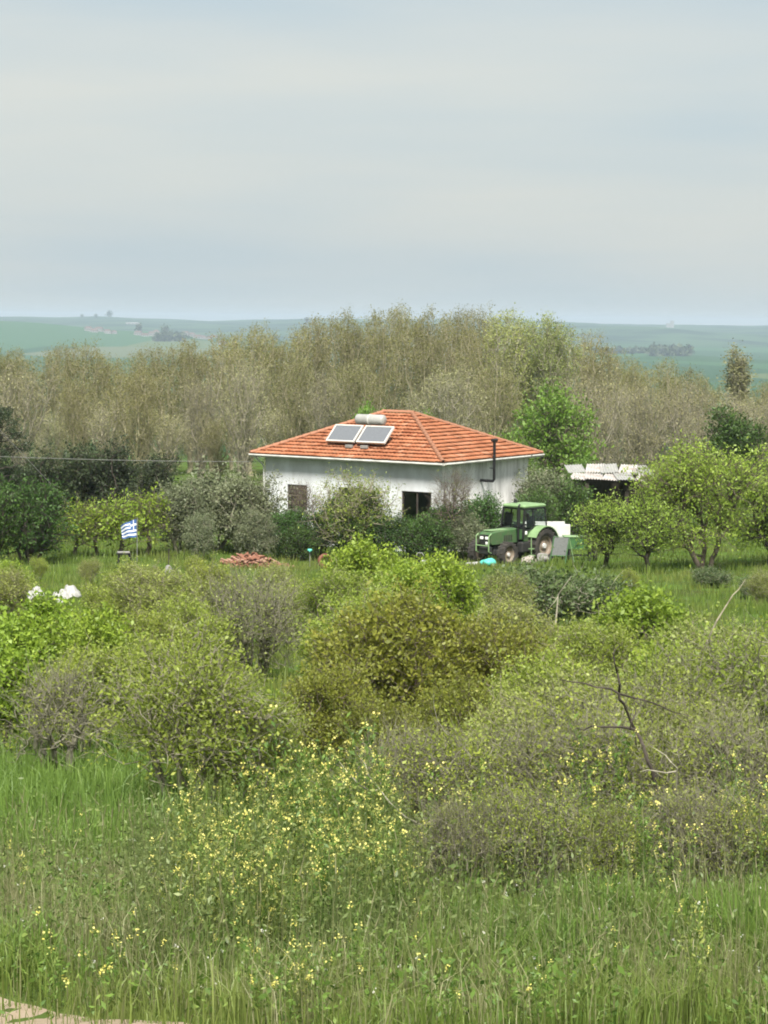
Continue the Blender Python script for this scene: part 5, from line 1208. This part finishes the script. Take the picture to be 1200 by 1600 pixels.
# low broad-leaved herbs
rg = rgn(50); x, y = scatter(rg, 5200, 11.5, 21); k = ~on_path(x, y) & (noise2(x, y, 1.6, 4.0) > -.1); x, y = x[k], y[k]
P = np.repeat(np.stack([x, y, H(x, y) + .03], 1), 9, 0); P += rg.normal(size=P.shape) * np.array([.05, .05, .05]) + np.array([0, 0, 1]) * rg.random((len(P), 1)) * .24
V, Fq = leaves(P, np.repeat(rg.uniform(.025, .062, len(x)), 9), rg, .42, .7); tag(link('low_herbs', np_mesh('low_herbs', V, Fq, LF['herb'], rg.random(len(P)))), 'low leafy herbs among the foreground grass', 'herbs', kind='stuff')

# dry seed stalks standing above the meadow
rg = rgn(55); x, y = scatter(rg, 650, 11.8, 20); k = ~on_path(x, y); x, y = x[k], y[k]; A = np.stack([x, y, H(x, y)], 1); hh = rg.uniform(.35, .8, len(x))[:, None]
B = A + np.array([0, 0, 1]) * hh + rg.normal(size=A.shape) * np.array([.09, .09, 0]); C_ = B + (B - A) * .13 + rg.normal(size=A.shape) * .02
e1 = np.ones(len(A)); V, Fq = cat([tubes(A, B, e1 * .0018, e1 * .0012, 3, rg), tubes(B, C_, e1 * .005, e1 * .0015, 4, rg)])
tag(link('seed_stalks', np_mesh('seed_stalks', V, Fq, LF['dry'], rg.random(len(Fq)))), 'thin dry seed stalks standing above the foreground grass', 'stalks', kind='stuff')

# upright leafy weeds, thickest under the flowering patch
rg = rgn(57); x, y = scatter(rg, 5200, 13.2, 20); P = np.stack([x, y, H(x, y)], 1); px, py = project(P)
k = ~on_path(x, y) & (rg.random(len(x)) < np.where((px > 200) & (px < 650) & (py < 1545), .85, .14)); A = P[k]; n_ = len(A)
hh = rg.uniform(.3, .95, n_)[:, None]; B = A + np.array([0, 0, 1]) * hh + rg.normal(size=A.shape) * np.array([.07, .07, 0]); e1 = np.ones(n_)
t = rg.random((n_, 15)); L_ = (A[:, None] + (B - A)[:, None] * (.12 + .88 * t[..., None])).reshape(-1, 3) + rg.normal(size=(n_ * 15, 3)) * .022
V, Fq = cat([tubes(A, B, e1 * .003, e1 * .0015, 3, rg), leaves(L_, .038, rg, .36, .6)])
LF['weed'] = mat_leaf('grey_green_weed', (0.07, 0.10, 0.03), (0.145, 0.185, 0.06), (0.21, 0.25, 0.09), .35, 0.0)
tag(link('tall_weeds', np_mesh('tall_weeds', V, Fq, LF['weed'], rg.random(len(Fq)))), 'grey-green upright weeds below the flowering mustard', 'weeds', kind='stuff')

# flowering mustard plants
def mustard(seed, h, nst, nfl, leafn, spread=.22):
    rg = rgn(seed); A, B, ra, rb_, tips, lp = [], [], [], [], [], []
    for s in range(nst):
        a = rg.random() * 6.28; d = np.array([math.cos(a) * spread, math.sin(a) * spread, 1.0]); p = np.array([math.cos(a) * .02, math.sin(a) * .02, -.03]); hh = h * rg.uniform(.7, 1.1); k = 6
        for i in range(k):
            q = p + d / np.linalg.norm(d) * hh / k + rg.normal(0, .012, 3); A.append(p); B.append(q); ra.append(.0045 * (1 - i / k * .7)); rb_.append(.0045 * (1 - (i + 1) / k * .7))
            if i >= 1:
                for _ in range(2):
                    b = rg.random() * 6.28; e = q + np.array([math.cos(b) * .6, math.sin(b) * .6, 1.0]) * rg.uniform(.10, .26) * (h * .9); A.append(q); B.append(e); ra.append(.0025); rb_.append(.0015)
                    if i >= 2: tips.append(e)
                    lp += [q + (e - q) * t + rg.normal(0, .02, 3) for t in rg.random(leafn)]
            lp += [p + rg.normal(0, .04, 3) for _ in range(leafn)]
            p = q
        tips.append(p)
    A, B = np.array(A), np.array(B)
    V, Fq = tubes(A, B, np.array(ra), np.array(rb_), 3, rg)
    pr = Plant(); pr.stem = np_mesh('stem', V, Fq, LF['herb'], rg.random(len(Fq)))
    V, Fq = leaves(np.array(lp), .038, rg, .4, .4); pr.leaf = np_mesh('leaves', V, Fq, LF['pale' if seed % 2 else 'herb'], rg.random(len(lp)))
    tips = np.array(tips); i = rg.choice(len(tips), min(nfl, len(tips)), replace=False)
    P = np.repeat(tips[i], 9, 0) + rg.normal(size=(len(i) * 9, 3)) * np.array([.011, .011, .018]); V, Fq = leaves(P, .0145, rg, .9, .5, .1)
    pr.flower = np_mesh('blossom', V, Fq, LF['yellow'], rg.random(len(P)))
    return pr
MU = [mustard(400 + k, h, n, f, l) for k, (h, n, f, l) in enumerate(((1.0, 4, 13, 5), (.9, 5, 15, 6), (1.1, 3, 10, 5), (.75, 3, 7, 4), (.6, 2, 5, 3)))]
def put_mustard(px, py, k, s, group, d=None):
    p = hit(px, py) if d is None else gx(px, d)
    e = empty('mustard_plant', p, random.uniform(0, 6.28)); tag(e, 'x', 'wildflower', group)
    pr = MU[k]
    for nm, me in (('stem', pr.stem), ('leaves', pr.leaf), ('blossom', pr.flower)):
        c = link(nm, me, e); c.scale = (s, s, s)
    return e
random.seed(31)
g1 = []
for k in range(59):
    t = random.random(); px = random.gauss(470, 95); px = px if 215 < px < 640 else random.uniform(300, 600)
    d = random.uniform(14.7, 19.6); g1.append(put_mustard(px, 0, random.choice((0, 1, 1, 2)), random.uniform(.6, .95) + (.3 if px > 400 and d > 17.6 else 0), 'mustard of the central yellow patch', d))
label_row(g1, 'yellow mustard plant in the dense flowering patch left of centre, {} from the left')
g2 = []
for (px, d, s) in ((900, 18.2, 1.15), (915, 18.4, 1.25), (945, 18.6, 1.2), (870, 18.4, 1.0), (1000, 18.2, 1.05), (1020, 16.6, .85), (1045, 16.4, .8), (1060, 16.0, .7), (990, 16.4, .8), (1120, 18.2, .95), (1160, 18.3, 1.05), (1185, 18.0, 1.05), (1200, 17.6, .9), (1175, 17.2, .8), (1140, 17.6, .8), (1030, 15.6, .6), (940, 15.4, .6), (690, 18.8, .95), (640, 18.6, .9), (735, 18.9, .85)):
    g2.append(put_mustard(px, 0, random.choice((2, 3, 2, 0)), s, 'scattered mustard at the right', d))
label_row(g2, 'scattered yellow mustard plant in the right grass, {} from the left')
g3 = []
for (px, py) in ((300, 1470), (350, 1500), (200, 1490), (180, 1560), (90, 1590), (420, 1585), (445, 1600), (470, 1595), (495, 1600), (400, 1560), (430, 1560), (690, 1600), (940, 1540), (655, 1490), (560, 1560), (40, 1420), (30, 1340), (90, 1370), (250, 1560), (835, 1590), (150, 1600), (1100, 1560)):
    g3.append(put_mustard(px, min(py + 25, 1640), random.choice((3, 4, 4)), random.uniform(.6, .95), 'low mustard along the bottom'))
label_row(g3, 'low yellow mustard sprig along the bottom meadow, {} from the left')
# tiny white daisies
rg = rgn(60); x, y = scatter(rg, 170, 12, 18); k = ~on_path(x, y); x, y = x[k], y[k]
P = np.repeat(np.stack([x, y, H(x, y) + rg.uniform(.15, .42, len(x))], 1), 5, 0); P += rg.normal(size=P.shape) * .006
V, Fq = leaves(P, .012, rg, .9, .6, .1); tag(link('daisies', np_mesh('daisies', V, Fq, LF['white'], rg.random(len(P)))), 'tiny white flowers dotted through the foreground grass', 'flowers', kind='stuff')
